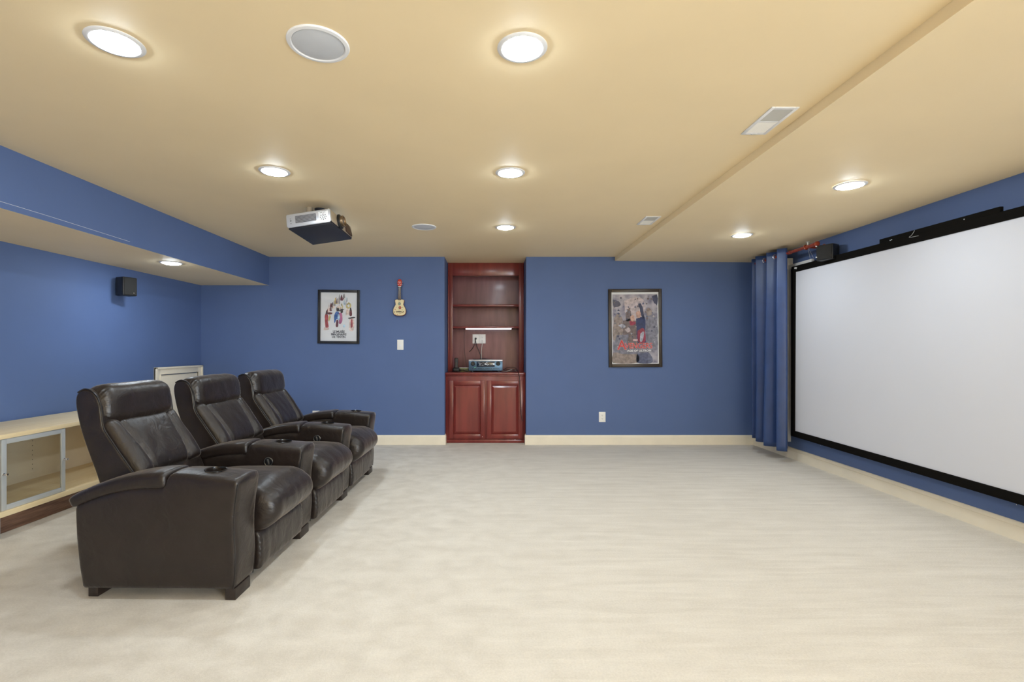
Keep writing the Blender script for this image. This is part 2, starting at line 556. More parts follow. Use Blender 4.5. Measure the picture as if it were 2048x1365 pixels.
def ceiling_speaker(x, y, label):
    t = thing('ceiling_speaker', label, 'speaker', (x, y, ZC), group='round in-ceiling speakers')
    b = BM(); lathe(b, [(.0985, 0.0), (.0985, -.004), (.103, -.008), (.116, -.006), (.119, -.001), (.119, 0.0)], 64, cap=False)
    obj('rim', b, M['white'], t)
    b = BM(); lathe(b, [(.0975, -.001), (.0975, -.0045), (.09, -.0065), (0, -.0075)], 64, cap=False)
    obj('grille', b, M['whitegrille'], t)


ceiling_speaker(-.687, 1.924, 'large round white ceiling speaker between the two nearest ceiling lights')
ceiling_speaker(-.672, 4.784, 'small round white ceiling speaker right of the projector')


def vent(x, y, L_, label):
    t = thing('ceiling_vent', label, 'vent', (x, y, ZC), group='white ceiling air vents')
    hw, hl = .069, L_ / 2
    b = BM()
    for (x0, x1, y0, y1) in ((-hw, -hw + .018, -hl, hl), (hw - .018, hw, -hl, hl), (-hw + .018, hw - .018, -hl, -hl + .022), (-hw + .018, hw - .018, hl - .022, hl), (-hw + .018, hw - .018, -.004, .004)):
        box(b, x0, x1, y0, y1, -.006, 0, bev=.0015)
    obj('frame', b, M['white'], t)
    b = BM(); box(b, -hw + .015, hw - .015, -hl + .02, hl - .02, -.0012, 0)
    obj('duct_backing', b, M['louvdark'], t)
    for s, m in ((-1, 'carved'), (1, 'plate')):
        b = BM()
        y0, y1 = (-hl + .024, -.006) if s < 0 else (.006, hl - .024)
        n = 16
        for i in range(n):
            yy = y0 + (y1 - y0) * (i + .5) / n
            mt = Matrix.Translation((0, yy, -.0033)) @ Matrix.Rotation(R(-12 if s < 0 else -26), 4, 'X')
            box(b, -hw + .018, hw - .018, -.0034, .0034, -.0004, .0004, mtx=mt)
        obj('louver_panel', b, M[m], t)
    b = BM(); box(b, -.016, .016, -.003, .003, -.010, -.006, mtx=Matrix.Translation((0, hl - .011, 0)))
    obj('damper_lever', b, M['carved'], t)


vent(1.455, 2.570, .305, 'larger white ceiling vent near the top of the picture, beside the ceiling step')
vent(1.455, 4.545, .290, 'smaller white ceiling vent farther away, beside the ceiling step')

# ------------------------------------------------------------------ built-in niche: bookcase above, cabinet below
t = thing('bookcase', 'dark cherry built-in bookcase with two shelves, set in the wall niche', 'bookcase', (-.093, 6.76, .932))
hw = .53
BZ = ZC - .932


def pbox(name, m, par, *a, **k):
    b = BM(); box(b, *a, **k); return obj(name, b, m, par)


pbox('back_panel', M['cherry2'], t, -hw, hw, .30, .315, 0, BZ)
pbox('side_panel', M['cherry'], t, -.515, -.495, .022, .30, 0, BZ)
pbox('side_panel', M['cherry'], t, .495, .515, .022, .30, 0, BZ)
b = BM(); box(b, -.525, -.458, 0, .022, 0, BZ - .001, bev=.003); box(b, -.525, -.512, -.012, 0, 0, BZ - .001, bev=.003); obj('stile', b, M['cherry'], t)
b = BM(); box(b, .458, .525, 0, .022, 0, BZ - .001, bev=.003); box(b, .512, .525, -.012, 0, 0, BZ - .001, bev=.003); obj('stile', b, M['cherry'], t)
b = BM(); box(b, -.458, .458, 0, .022, 1.328, BZ - .001, bev=.003); box(b, -.458, .458, -.004, .0, 1.328, 1.340, bev=.001); obj('top_rail', b, M['cherry'], t)
pbox('top_panel', M['cherry'], t, -.495, .495, .022, .30, 1.36, 1.378)
for z in (1.864 - .932, 1.559 - .932):
    b = BM(); box(b, -.494, .494, .004, .298, z - .028, z, bev=.004); obj('shelf', b, M['cherry'], t)

t = thing('base_cabinet', 'dark cherry two-door cabinet at the bottom of the wall niche', 'cabinet', (-.093, 6.45, 0))
pbox('carcass', M['cherry'], t, -.528, .528, .0, .62, .03, .90, bev=.002)
b = BM(); box(b, -.528, .528, -.012, .30, 0, .045, bev=.006); obj('plinth', b, M['cherry'], t)
b = BM(); box(b, -.529, .529, -.028, .625, .90, .932, bev=.008, seg=3); box(b, -.529, .529, -.014, .0, .884, .90, bev=.005); obj('countertop', b, M['cherry'], t)


def cab_door(x0, x1, label=None):
    z0, z1 = .061, .826
    f = .058
    b = BM()
    for (a0, a1, c0, c1) in ((x0, x0 + f, z0, z1), (x1 - f, x1, z0, z1), (x0 + f, x1 - f, z0, z0 + f), (x0 + f, x1 - f, z1 - f, z1)):
        box(b, a0, a1, -.022, -.002, c0, c1, bev=.003)
    d = obj('door', b, M['cherry'], t)
    # raised panel with a wide sloping bevel
    b = BM()
    bw = .034
    o = [(x0 + f, z0 + f), (x1 - f, z0 + f), (x1 - f, z1 - f), (x0 + f, z1 - f)]
    i_ = [(x0 + f + bw, z0 + f + bw), (x1 - f - bw, z0 + f + bw), (x1 - f - bw, z1 - f - bw), (x0 + f + bw, z1 - f - bw)]
    v0 = [b.verts.new((x, -.004, z)) for x, z in o]
    v1 = [b.verts.new((x, -.020, z)) for x, z in i_]
    v2 = [b.verts.new((x, .0, z)) for x, z in o]
    for k in range(4):
        j = (k + 1) % 4
        b.faces.new((v0[k], v0[j], v1[j], v1[k])); b.faces.new((v2[k], v2[j], v0[j], v0[k]))
    b.faces.new(v1); b.faces.new(v2)
    obj('raised_panel', b, M['cherry'], d, 10)
    return d


cab_door(-.482, -.008)
cab_door(.020, .492)
for x, z in ((-.04, .085), (.39, .045)):
    b = BM(); lathe(b, [(.004, 0), (.004, .003), (0, .004)], 12, mtx=Matrix.Translation((x, -.022 if z > .06 else -.012, z)) @ Matrix.Rotation(R(90), 4, 'X'))
    obj('door_bumper', b, M['plate'], t)

b = BM(); box(b, -.318, .318, -.018, .018, -.012, 0, bev=.002)
tag(obj('light_bar', b, M['ledbar'], None, loc=(-.055, 6.80, 1.559 - .029)), 'slim white light bar under the lower shelf of the bookcase', 'light')

# receiver
t = thing('av_receiver', 'blue-grey stereo receiver on the cherry countertop', 'receiver', (-.093, 6.60, .932))
b = BM(); box(b, -.226, .226, .012, .34, .014, .158, bev=.004); obj('case', b, M['black'], t)
b = BM(); box(b, -.229, .229, 0, .014, .018, .146, bev=.003); obj('front_panel', b, M['receiver'], t)
b = BM(); box(b, -.229, .229, -.003, .014, .147, .166, bev=.003); obj('top_bar', b, M['silver'], t)
b = BM(); box(b, -.122, .122, -.004, .0, .070, .140, bev=.002)
for i in range(22):
    x = -.10 + random.random() * .15; z = .085 + random.random() * .045
    box(b, x, x + .004 + random.random() * .009, -.0047, -.0040, z, z + .0025, mi=1)
obj('display', b, [M['display'], M['digits']], t)
for x in (-.172, .170):
    b = BM(); lathe(b, [(.029, 0), (.029, .010), (.026, .018), (.020, .020), (.018, .017), (0, .017)], 32, mtx=Matrix.Translation((x, 0, .113)) @ Matrix.Rotation(R(90), 4, 'X'))
    obj('knob', b, M['black'], t)
for i, x in enumerate((-.185, -.145, -.10, -.08, -.06, -.04, .0, .02, .04, .07, .10, .12, .14, .16)):
    b = BM(); box(b, x, x + .012, -.002, .0, .042, .049, bev=.001)
    obj('button', b, M['darkgrille'], t)
b = BM(); lathe(b, [(.005, 0), (.005, .003)], 12, mtx=Matrix.Translation((-.145, -.0, .06)) @ Matrix.Rotation(R(90), 4, 'X')); obj('power_light', b, mat('green power light', (.1, .6, .2), emit=(.2, 1, .3, .8)), t)
for sx in (-.18, .18):
    for y in (.03, .3):
        b = BM(); lathe(b, [(.018, 0), (.018, .016)], 16, mtx=Matrix.Translation((sx, y, 0))); obj('foot', b, M['black'], t)

# cordless handset in a stand
t = thing('cordless_phone', 'black cordless handset standing upright left of the receiver', 'phone', (-.495, 6.66, .932))
b = BM(); cushion(b, (8, 8, 4), (.048, .05, .028), .02, mtx=Matrix.Translation((0, 0, .028))); obj('cradle', b, M['black'], t)
b = BM(); cushion(b, (8, 6, 12), (.024, .014, .075), .012, lambda p: (p.x * (1 + .15 * (p.z / .075) ** 2), p.y, p.z), mtx=Matrix.Translation((0, .01, .115)) @ Matrix.Rotation(R(-8), 4, 'X')); h = obj('handset', b, mat('brown black plastic', (.03, .018, .014), .35), t)
b = BM(); box(b, -.014, .014, -.007, -.0035, .13, .165); obj('earpiece', b, M['darkgrille'], h)

b = BM(); box(b, -.07, .07, -.03, .03, 0, .05, bev=.003); box(b, -.072, .072, -.032, .032, .05, .056, bev=.001, mi=1)
for i in range(6): lathe(b, [(.008, 0), (.008, .02)], 12, 2, Matrix.Translation((-.05 + .02 * i, -.03, .025)) @ Matrix.Rotation(R(90), 4, 'X'))
tag(obj('connector_box', b, [M['green'], M['plate'], M['black']], None, loc=(-.385, 6.72, .932)), 'small olive connector box with black plugs beside the receiver', 'box')


# outlets and switch
def plate(name, label, cat, x, y, z, kind, rx=0, w_=.074, h_=.118, group=None):
    t = thing(name, label, cat, (x, y, z), group=group)
    b = BM(); box(b, -w_ / 2, w_ / 2, -.006, 0, -h_ / 2, h_ / 2, bev=.0025); obj('cover_plate', b, M['plate'], t)
    if kind == 'duplex':
        for s in (-1, 1):
            b = BM(); cushion(b, (8, 2, 8), (.017, .002, .0145), .0018, mtx=Matrix.Translation((0, -.0065, .021 * s))); r_ = obj('receptacle', b, M['plate'], t)
            b = BM()
            for dx in (-.006, .006): box(b, dx - .0012, dx + .0012, -.0092, -.0083, .021 * s - .001, .021 * s + .008)
            lathe(b, [(.0024, 0), (.0024, .0009)], 10, mtx=Matrix.Translation((0, -.0083, .021 * s - .007)) @ Matrix.Rotation(R(90), 4, 'X'))
            obj('socket_slots', b, M['slot'], r_)
    elif kind == 'switch':
        b = BM(); box(b, -.017, .017, -.0085, -.005, -.034, .034, bev=.001); r_ = obj('rocker', b, M['plate'], t)
        b = BM(); box(b, -.013, .013, -.0105, -.0085, -.028, .002, bev=.001); obj('paddle', b, M['white'], r_)
    else:
        b = BM(); lathe(b, [(.012, 0), (.012, .004), (.006, .004)], 20, mtx=Matrix.Translation((0, -.006, 0)) @ Matrix.Rotation(R(90), 4, 'X')); obj('cable_port', b, M['slot'], t)
    return t


plate('light_switch', 'white light switch on the blue wall below the little guitar', 'switch', -1.196, YW, 1.298, 'switch', w_=.082, h_=.13)
plate('wall_outlet', 'white wall outlet low on the blue wall below the right poster', 'outlet', 1.424, YW, .360, 'duplex', w_=.086, h_=.134)
plate('wall_outlet', 'white wall outlet low on the back wall, mostly hidden behind the farthest recliner', 'outlet', -2.291, YW, .374, 'duplex', w_=.090, h_=.134)
plate('wall_outlet', 'left white plate of the pair in the bookcase, with the black plug', 'outlet', -.242, 7.06, 1.390, 'port', w_=.094, h_=.134)
plate('wall_outlet', 'right white plate of the pair in the bookcase, with the white cord', 'outlet', -.147, 7.06, 1.390, 'duplex', w_=.094, h_=.134)


def cord(name, label, pts, r, m, k=8, extra=None):
    b = BM(); tube(b, pts, r, 8, k)
    if extra: extra(b)
    return tag(obj(name, b, m), label, 'cable')


Yb = 7.045


def plug(b):
    lathe(b, [(.012, 0), (.014, .012), (.010, .03), (.004, .034)], 16, mtx=Matrix.Translation((-.242, 7.052, 1.395)) @ Matrix.Rotation(R(90), 4, 'X'))


cord('power_cord', 'black cord dropping from the left wall plate to behind the receiver', [(-.242, 7.02, 1.393), (-.24, 7.015, 1.34), (-.215, 7.02, 1.26), (-.185, 7.0, 1.19), (-.17, 6.97, 1.12), (-.16, 6.95, 1.05)], .0042, M['black'], extra=plug)
cord('power_cord', 'short black cord trailing left from the left wall plate', [(-.246, 7.02, 1.385), (-.255, 7.02, 1.32), (-.29, 7.03, 1.25), (-.335, 7.035, 1.205)], .004, M['black'])
cord('white_cord', 'white cord hanging from the right wall plate behind the receiver', [(-.147, 7.04, 1.369), (-.148, 7.03, 1.32), (-.16, 7.03, 1.20), (-.157, 7.0, 1.08), (-.15, 6.98, 1.03)], .0042, M['cablewhite'])
cord('thin_wire', 'thin dark wire hanging from the shelf light down beside the receiver', [(-.40, 6.92, 1.528), (-.405, 6.93, 1.42), (-.40, 6.95, 1.24), (-.385, 6.95, 1.08), (-.365, 6.93, .99), (-.34, 6.93, .94)], .0022, M['black'])
cord('hanging_cable', 'black cable looping over the countertop and hanging down the right cabinet door', [(.16, 6.80, .945), (.24, 6.70, .965), (.30, 6.55, .963), (.335, 6.43, .945), (.352, 6.405, .88), (.362, 6.412, .72), (.368, 6.415, .52), (.378, 6.42, .36), (.395, 6.42, .30)], .0042, M['black'])
cord('power_cord', 'thin black cable lying in a loop right of the receiver', [(.15, 6.86, .95), (.22, 6.83, .985), (.30, 6.80, .985), (.345, 6.78, .95), (.31, 6.72, .937), (.20, 6.70, .937)], .004, M['black'])
cord('white_cord', 'pale cable lying coiled right of the receiver', [(.145, 6.74, .94), (.19, 6.66, .938), (.24, 6.64, .955), (.29, 6.66, .962), (.33, 6.72, .938)], .0035, M['cablewhite'])
cord('power_cord', 'black cable snaking on the countertop left of the receiver', [(-.55, 6.60, .937), (-.50, 6.57, .945), (-.45, 6.60, .94), (-.41, 6.58, .96), (-.36, 6.62, .94), (-.33, 6.66, .938)], .0045, M['black'])
cord('power_cord', 'black cable bundled on top of the receiver', [(-.27, 6.86, 1.10), (-.20, 6.84, 1.095), (-.12, 6.86, 1.105), (-.04, 6.88, 1.095), (.0, 6.90, 1.095)], .0055, M['black'])


# ------------------------------------------------------------------ posters
def text_mesh(body, size, bold=0.0, sx=1.0, align='CENTER', spacing=1.0):
    c = bpy.data.curves.new('lettering', 'FONT')
    c.body = body; c.size = size; c.align_x = align; c.offset = bold; c.extrude = 0.0004
    c.space_character = spacing
    o = bpy.data.objects.new('tmp', c); C.objects.link(o)
    dg = bpy.context.evaluated_depsgraph_get(); dg.update()
    me = bpy.data.meshes.new_from_object(o.evaluated_get(dg))
    bpy.data.objects.remove(o)
    me.transform(Matrix.Diagonal((sx, 1, 1, 1)))
    me.name = 'lettering'
    return me


def lettering(body, size, x, z, y, m, par, bold=0.0, sx=1.0, spacing=1.0, ry=0):
    me = text_mesh(body, size, bold, sx, spacing=spacing)
    me.materials.clear()
    o = new_obj('lettering', me, m, par)
    o.location = (x, y, z); o.rotation_euler = (R(90), ry, 0)
    return o


def poster(label, x0, x1, z0, z1, fw, fm, tilt=0, glassm='glass'):
    cx, cz = (x0 + x1) / 2, (z0 + z1) / 2
    W, H = (x1 - x0) / 2, (z1 - z0) / 2
    t = thing('framed_poster', label, 'poster', (cx, YW, cz), (0, R(tilt), 0))
    b = BM()
    for (a0, a1, c0, c1) in ((-W, -W + fw, -H, H), (W - fw, W, -H, H), (-W + fw, W - fw, -H, -H + fw), (-W + fw, W - fw, H - fw, H)):
        box(b, a0, a1, -.024, 0, c0, c1, bev=.003)
    obj('frame', b, fm, t)
    b = BM(); box(b, -W + fw - .003, W - fw + .003, -.0165, -.0155, -H + fw - .003, H - fw + .003)
    obj('glass', b, M[glassm], t)
    return t, W - fw, H - fw


def blob(b, pts, mi, y, k=5, jag=0.0):
    P = smooth_path([(p[0], 0, p[1]) for p in pts + pts[:1]], k)[:-1]
    vs0 = [b.verts.new((p.x + jag * nz(p.x * 90, p.z * 90, mi), y, p.z + jag * nz(p.z * 90, p.x * 90, mi + 5))) for p in P]
    f = b.faces.new(vs0); f.material_index = mi


def flat(name, c):
    return mat(name, lin(c), 0.6, var=0.28, vscale=28, det=6)


# left poster: white sheet, arch of small buildings and two plain standing people
t, w2, h2 = poster('framed white poster of an arch of little drawings with black French lettering', -2.262, -1.722, 1.312, 2.010, .034, M['frameblack'], tilt=.6)
PM = [M['paper'], flat('print red', (176, 84, 84)), flat('print blue', (70, 110, 176)), flat('print pink', (188, 110, 150)), flat('print sand', (206, 190, 130)),
      flat('print charcoal', (58, 54, 60)), flat('print grey', (150, 148, 150)), flat('print pale rose', (224, 204, 196)), flat('print pale blue', (190, 214, 232)), flat('print maroon', (110, 58, 66))]
b = BM(); box(b, -w2, w2, -.008, 0, -h2, h2, 0)
rr = random.Random(3)


def q(u, v):      # poster coordinates: u 0..1 left to right, v 0..1 top to bottom
    return (-w2 + 2 * w2 * u, h2 - 2 * h2 * v)


def B(pts, mi, l, jag=.002):
    blob(b, [q(*p) for p in pts], mi, -.0082 - l * .00012, jag=jag)


B([(.10, .72), (.22, .72), (.22, .77), (.09, .78)], 7, 0, 0)
B([(.79, .54), (.91, .55), (.91, .77), (.79, .77)], 7, 0, 0)
B([(.13, .44), (.18, .42), (.21, .50), (.20, .60), (.22, .71), (.14, .72), (.12, .62), (.11, .50)], 1, 1)
B([(.17, .40), (.32, .42), (.29, .45), (.18, .45)], 9, 2)
B([(.24, .46), (.28, .50), (.23, .60), (.21, .55)], 4, 1)
B([(.42, .39), (.50, .41), (.49, .56), (.44, .55), (.38, .63), (.37, .48)], 2, 1)
B([(.47, .45), (.52, .46), (.52, .56), (.47, .55)], 8, 2)
B([(.50, .42), (.58, .43), (.60, .56), (.56, .64), (.50, .63), (.51, .52)], 3, 1)
B([(.43, .57), (.48, .57), (.48, .70), (.42, .70)], 9, 1)
B([(.43, .31), (.49, .30), (.51, .36), (.46, .39), (.43, .37)], 5, 2)
B([(.54, .33), (.60, .33), (.61, .40), (.56, .43), (.54, .38)], 5, 2)
B([(.49, .37), (.63, .34), (.64, .35), (.50, .39)], 5, 3)
B([(.70, .25), (.76, .20), (.83, .24), (.82, .31), (.74, .33), (.69, .30)], 4, 1)
B([(.73, .26), (.77, .24), (.79, .28), (.75, .30)], 0, 2)
B([(.79, .36), (.84, .34), (.86, .42), (.85, .48), (.79, .47)], 9, 2)
B([(.80, .32), (.83, .31), (.84, .37), (.80, .37)], 5, 3)
B([(.75, .52), (.90, .50), (.95, .51), (.90, .53), (.78, .54)], 5, 3)
B([(.83, .56), (.87, .55), (.88, .70), (.83, .71)], 1, 2)
B([(.70, .34), (.77, .35), (.77, .45), (.69, .46)], 7, 1)
for i in range(26):       # arch of little towers
    a = PI * (0.06 + 0.60 * i / 25)
    u = .52 - .36 * math.cos(a * 1.0) * (1 if i < 30 else 1); v = .42 - .31 * math.sin(a * .98)
    u = .17 + (.62 - .17) * (i / 25) ** 1.1; v = .42 - .33 * (i / 25) ** .8
    u += rr.uniform(-.02, .02); v += rr.uniform(-.03, .03)
    hh = rr.uniform(.04, .09); ww = rr.uniform(.012, .030)
    B([(u - ww, v + hh * .6), (u - ww, v), (u, v - hh), (u + ww, v), (u + ww, v + hh * .6)], rr.choice((4, 6, 6, 9, 7, 5)), 2 + i * .1, .003)
for i in range(12):
    u = .62 + .1 * rr.random(); v = .10 + .12 * rr.random()
    B([(u, v), (u + .006, v - .03), (u + .012, v), (u + .012, v + .05), (u, v + .05)], rr.choice((6, 6, 8)), 4 + i * .1, .001)
for i in range(9):
    u = .47 + .12 * rr.random(); v = .24 + .08 * rr.random()
    B([(u, v), (u + .015, v - .02), (u + .03, v + .01), (u + .01, v + .03)], rr.choice((4, 6, 7)), 5 + i * .1, .001)
B([(.44, .29), (.47, .28), (.48, .31), (.45, .32)], 7, 6, 0)
B([(.55, .31), (.58, .30), (.59, .33), (.56, .34)], 7, 6, 0)
B([(.61, .67), (.66, .66), (.68, .70), (.63, .72)], 8, 1)
pr = obj('print', b, PM, t, 0)
for s, z in (('LE MUSÉE', -.207), ('IMAGINAIRE', -.240), ('DE TINTIN', -.275)):
    lettering(s, .0400, 0.0, z, -.0088, M['ink'], pr, bold=.0010, sx=.92)

# right poster: smoky group scene
t, w2, h2 = poster('framed action film poster with smoky grey figures and a red title', 1.504, 2.195, 1.008, 2.020, .040, M['framebrown'], tilt=-.5)
smoke = mat('smoky mauve grey print', lin((112, 110, 130)), 0.6, col2=lin((190, 182, 190)), vscale=9, det=8)
PM = [M['paper'], smoke, flat('print dark slate', (66, 68, 92)), flat('print dim brown', (116, 100, 98)), flat('print crimson', (150, 44, 66)), flat('print navy', (36, 48, 92)),
      flat('print silver', (176, 176, 190)), flat('print warm glow', (192, 178, 180)), flat('print mid grey', (122, 120, 134)), flat('print skin', (196, 156, 138)), flat('print steel', (92, 96, 122)), flat('print dusty tan', (150, 134, 126))]
b = BM(); box(b, -w2, w2, -.008, 0, -h2, h2, 0)


def B2(pts, mi, l, jag=.003):
    blob(b, [q(*p) for p in pts], mi, -.0082 - l * .00012, jag=jag)


v = [b.verts.new((x, -.0082, z)) for x, z in (q(.022, .03), q(.978, .03), q(.978, .985), q(.022, .985))]
f = b.faces.new(v); f.material_index = 1
B2([(.28, .12), (.55, .06), (.72, .16), (.66, .34), (.45, .40), (.30, .30)], 7, 1, .012)
B2([(.03, .10), (.14, .12), (.20, .17), (.14, .20), (.04, .19)], 2, 2, .010)
B2([(.86, .06), (.97, .04), (.97, .18), (.90, .14)], 2, 2, .010)
B2([(.30, .30), (.33, .24), (.40, .25), (.42, .32), (.40, .40), (.31, .40)], 3, 3, .006)           # rear left figure
B2([(.24, .40), (.46, .38), (.47, .62), (.26, .62)], 3, 3, .008)
B2([(.05, .36), (.12, .30), (.20, .32), (.24, .42), (.22, .62), (.04, .66)], 11, 3, .012)
B2([(.72, .36), (.77, .30), (.90, .34), (.97, .45), (.97, .60), (.74, .62)], 8, 3, .012)
B2([(.74, .24), (.78, .22), (.84, .24), (.87, .30), (.80, .33), (.75, .31)], 11, 4, .004)
B2([(.40, .34), (.44, .32), (.48, .33), (.49, .38), (.45, .41), (.41, .39)], 9, 5, .002)            # centre left person
B2([(.36, .40), (.52, .40), (.56, .46), (.55, .62), (.56, .76), (.34, .76), (.36, .58), (.30, .50)], 3, 4, .004)
B2([(.38, .40), (.50, .41), (.50, .45), (.40, .46)], 4, 5, .003)
B2([(.52, .28), (.58, .26), (.62, .29), (.62, .34), (.58, .36), (.53, .34)], 9, 6, .002)            # centre right person
B2([(.52, .37), (.60, .35), (.70, .35), (.72, .44), (.71, .60), (.72, .70), (.55, .70), (.53, .52)], 5, 5, .004)
B2([(.60, .20), (.66, .20), (.69, .32), (.71, .36), (.65, .35), (.61, .27)], 2, 5, .003)
B2([(.57, .16), (.63, .16), (.64, .21), (.58, .21)], 2, 6, .003)
B2([(.55, .54), (.66, .50), (.71, .56), (.71, .69), (.56, .69)], 4, 6, .002)
B2([(.61, .58), (.66, .55), (.69, .57), (.65, .68), (.60, .68)], 6, 7, .001)
B2([(.14, .46), (.22, .44), (.30, .47), (.24, .50)], 6, 4, .004)
B2([(.28, .52), (.36, .49), (.40, .53), (.34, .56)], 7, 5, .004)
B2([(.10, .60), (.50, .58), (.90, .60), (.95, .80), (.50, .86), (.06, .82)], 8, 3.5, .01)
B2([(.03, .84), (.50, .84), (.54, .98), (.03, .98)], 11, 3, .0)
B2([(.54, .84), (.78, .84), (.86, .98), (.54, .98)], 10, 3, .0)
for i in range(110):
    u = rr.uniform(.04, .95); vv = rr.uniform(.06, .80); s_ = rr.uniform(.006, .026)
    B2([(u - s_, vv), (u, vv - s_ * .7), (u + s_, vv), (u, vv + s_ * .7)], rr.choice((2, 6, 7, 8, 10, 3)), 3 + i * .02, .004)
pr = obj('print', b, PM, t, 0)
redm = flat('title red', (206, 62, 58)); pale = flat('title pale outline', (222, 170, 166))
lettering('VENGERS', .098, .045, -.262, -.0104, pale, pr, bold=.0035, sx=.86)
lettering('VENGERS', .098, .045, -.262, -.0112, redm, pr, bold=.0005, sx=.86)
lettering('A', .175, -.175, -.276, -.0104, pale, pr, bold=.0045, sx=.95)
lettering('A', .175, -.175, -.276, -.0112, redm, pr, bold=.0015, sx=.95)
lettering('AGE OF ULTRON', .034, .050, -.304, -.0112, M['paper'], pr, bold=.0012, sx=1.18)
b = BM(); box(b, -.030, .030, -.0106, -.0100, -.168, -.144)
d = obj('title_badge', b, M['paper'], pr)
lettering('MARVEL', .021, 0, -.163, -.0111, redm, pr, bold=.0005, sx=.75)
b = BM()
for i in range(4):
    tube(b, [(-.23 + .03 * i + rr.uniform(-.01, .01), -.0106, -.405 + rr.uniform(-.01, .02)), (-.215 + .03 * i, -.0106, -.375 + rr.uniform(-.01, .01)), (-.205 + .03 * i, -.0106, -.40 + rr.uniform(-.01, .01))], .0006, 5, 5)
obj('signature', b, M['ink'], pr)


# ------------------------------------------------------------------ small guitar on the wall
t = thing('toy_guitar', 'small cream toy guitar with a red head, hanging on the blue wall', 'guitar', (-1.199, YW, 1.668), (0, R(.5), 0))
half = [(0, 0), (.045, .004), (.075, .024), (.084, .058), (.078, .095), (.060, .130), (.051, .150), (.056, .178), (.060, .196), (.050, .212), (.020, .216)]
outl = [(x, z) for x, z in spl(half, 5)] + [(-x, z) for x, z in reversed(spl(half, 5))][:-1]
b = BM(); prism(b, outl, -.050, -.012, bev=.004, seg=2); obj('body', b, mat('dark red guitar side', lin((120, 45, 40)), .35), t)
b = BM(); prism(b, [(x * .945, .006 + z * .955) for x, z in outl], -.0525, -.0500, 0, bev=0)
# printed decoration of the soundboard
cols = [mat('cream soundboard', lin((232, 216, 170)), .35), flat('decoration red', (176, 66, 46)), flat('decoration green', (140, 160, 140)), flat('decoration black', (44, 38, 36)), flat('decoration rust', (170, 110, 80))]


def disc(b, x, z, r_, mi, y):
    vs0 = [b.verts.new((x + r_ * math.cos(2 * PI * i / 18), y, z + r_ * math.sin(2 * PI * i / 18))) for i in range(18)]
    f = b.faces.new(vs0); f.material_index = mi


disc(b, 0, .158, .019, 4, -.0527); disc(b, 0, .158, .017, 2, -.0528)
for i in range(7):
    a = i * 2 * PI / 7
    disc(b, .006 + .011 * math.cos(a), .108 + .011 * math.sin(a), .008, 1, -.0528 - i * .00002)
disc(b, .006, .108, .005, 0, -.0531)
for i in range(26):
    x = rr.uniform(-.068, .068); z = rr.uniform(.018, .115)
    if abs(x) < .022 and z > .08: continue
    disc(b, x, z, rr.uniform(.002, .006), rr.choice((1, 1, 3, 4)), -.0529 - i * .00001)
obj('soundboard', b, cols, t)
b = BM(); box(b, -.030, .030, -.060, -.0525, .050, .058, bev=.002); tube(b, [(-.036, -.056, .046), (-.02, -.056, .056), (.02, -.056, .056), (.036, -.056, .046)], .003, 8, 4); obj('bridge', b, M['ink'], t)
b = BM(); prism(b, [(-.0185, .205), (.0185, .205), (.0150, .375), (-.0150, .375)], -.058, -.040, bev=.002)
nk = obj('neck', b, mat('brown fingerboard', lin((88, 74, 62)), .4), t)
b = BM()
for i in range(11): box(b, -.016, .016, -.0588, -.058, .235 + i * .0125, .2362 + i * .0125)
obj('fret', b, M['chrome'], nk)
b = BM(); box(b, -.018, .018, -.060, -.042, .374, .384, bev=.001); obj('nut', b, M['plate'], t)
hd = spl([(-.016, .384), (-.026, .405), (-.028, .440), (-.018, .468), (0, .474), (.018, .468), (.028, .440), (.026, .405), (.016, .384)], 4)
b = BM(); prism(b, hd, -.056, -.038, bev=.002, seg=2); h = obj('headstock', b, mat('red lacquer headstock', lin((196, 52, 30)), .25, coat=.4), t)
for sx in (-1, 1):
    for z in (.405, .437):
        b = BM(); lathe(b, [(.0045, 0), (.0045, .003), (0, .005)], 14, mtx=Matrix.Translation((sx * .012, -.056, z)) @ Matrix.Rotation(R(90), 4, 'X'))
        lathe(b, [(.002, 0), (.003, .006), (.002, .009)], 12, mtx=Matrix.Translation((sx * .025, -.047, z)) @ Matrix.Rotation(R(90 * sx), 4, 'Y'))
        obj('tuning_peg', b, M['plate'], h)
b = BM()
for i in range(4): tube(b, [(-.009 + .006 * i, -.0605, .056), (-.009 + .006 * i, -.0608, .384)], .0005, 5, 1)
obj('strings', b, M['chrome'], t)
b = BM(); box(b, -.012, .012, -.014, 0, .36, .40); obj('wall_hanger', b, M['black'], t)


# ------------------------------------------------------------------ projection screen on the right wall
SX = 3.30
t = thing('projection_screen', 'huge pale grey projection screen with a black border on the right wall', 'projection screen', (XR, 3.85, .267), (R(.45), 0, 0))
d0 = SX - XR
y0, y1 = -1.67, 1.55
hz = 1.870
fw = .066
b = BM(); box(b, d0 + .012, d0 + .016, y0 + fw * .9, y1 - fw * .9, fw * .9, hz - fw * .9); obj('screen_fabric', b, M['screen'], t)
b = BM()
for (a0, a1, c0, c1) in ((y0, y0 + fw, 0, hz), (y1 - fw, y1, 0, hz), (y0 + fw, y1 - fw, 0, fw), (y0 + fw, y1 - fw, hz - fw, hz)):
    box(b, d0, d0 + .035, a0, a1, c0, c1, bev=.006)
fr = obj('border_frame', b, M['velvet'], t)
for yy in (y0 + .5, y1 - .5):
    b = BM(); box(b, d0 + .03, 0.0, yy - .03, yy + .03, hz - .12, hz - .04); obj('wall_bracket', b, M['black'], t)
    b = BM(); box(b, d0 + .03, 0.0, yy - .03, yy + .03, .04, .10); obj('wall_bracket', b, M['black'], t)
b = BM(); box(b, d0 + .005, d0 + .03, -.66, .33, hz - .03, hz + .036, bev=.003)
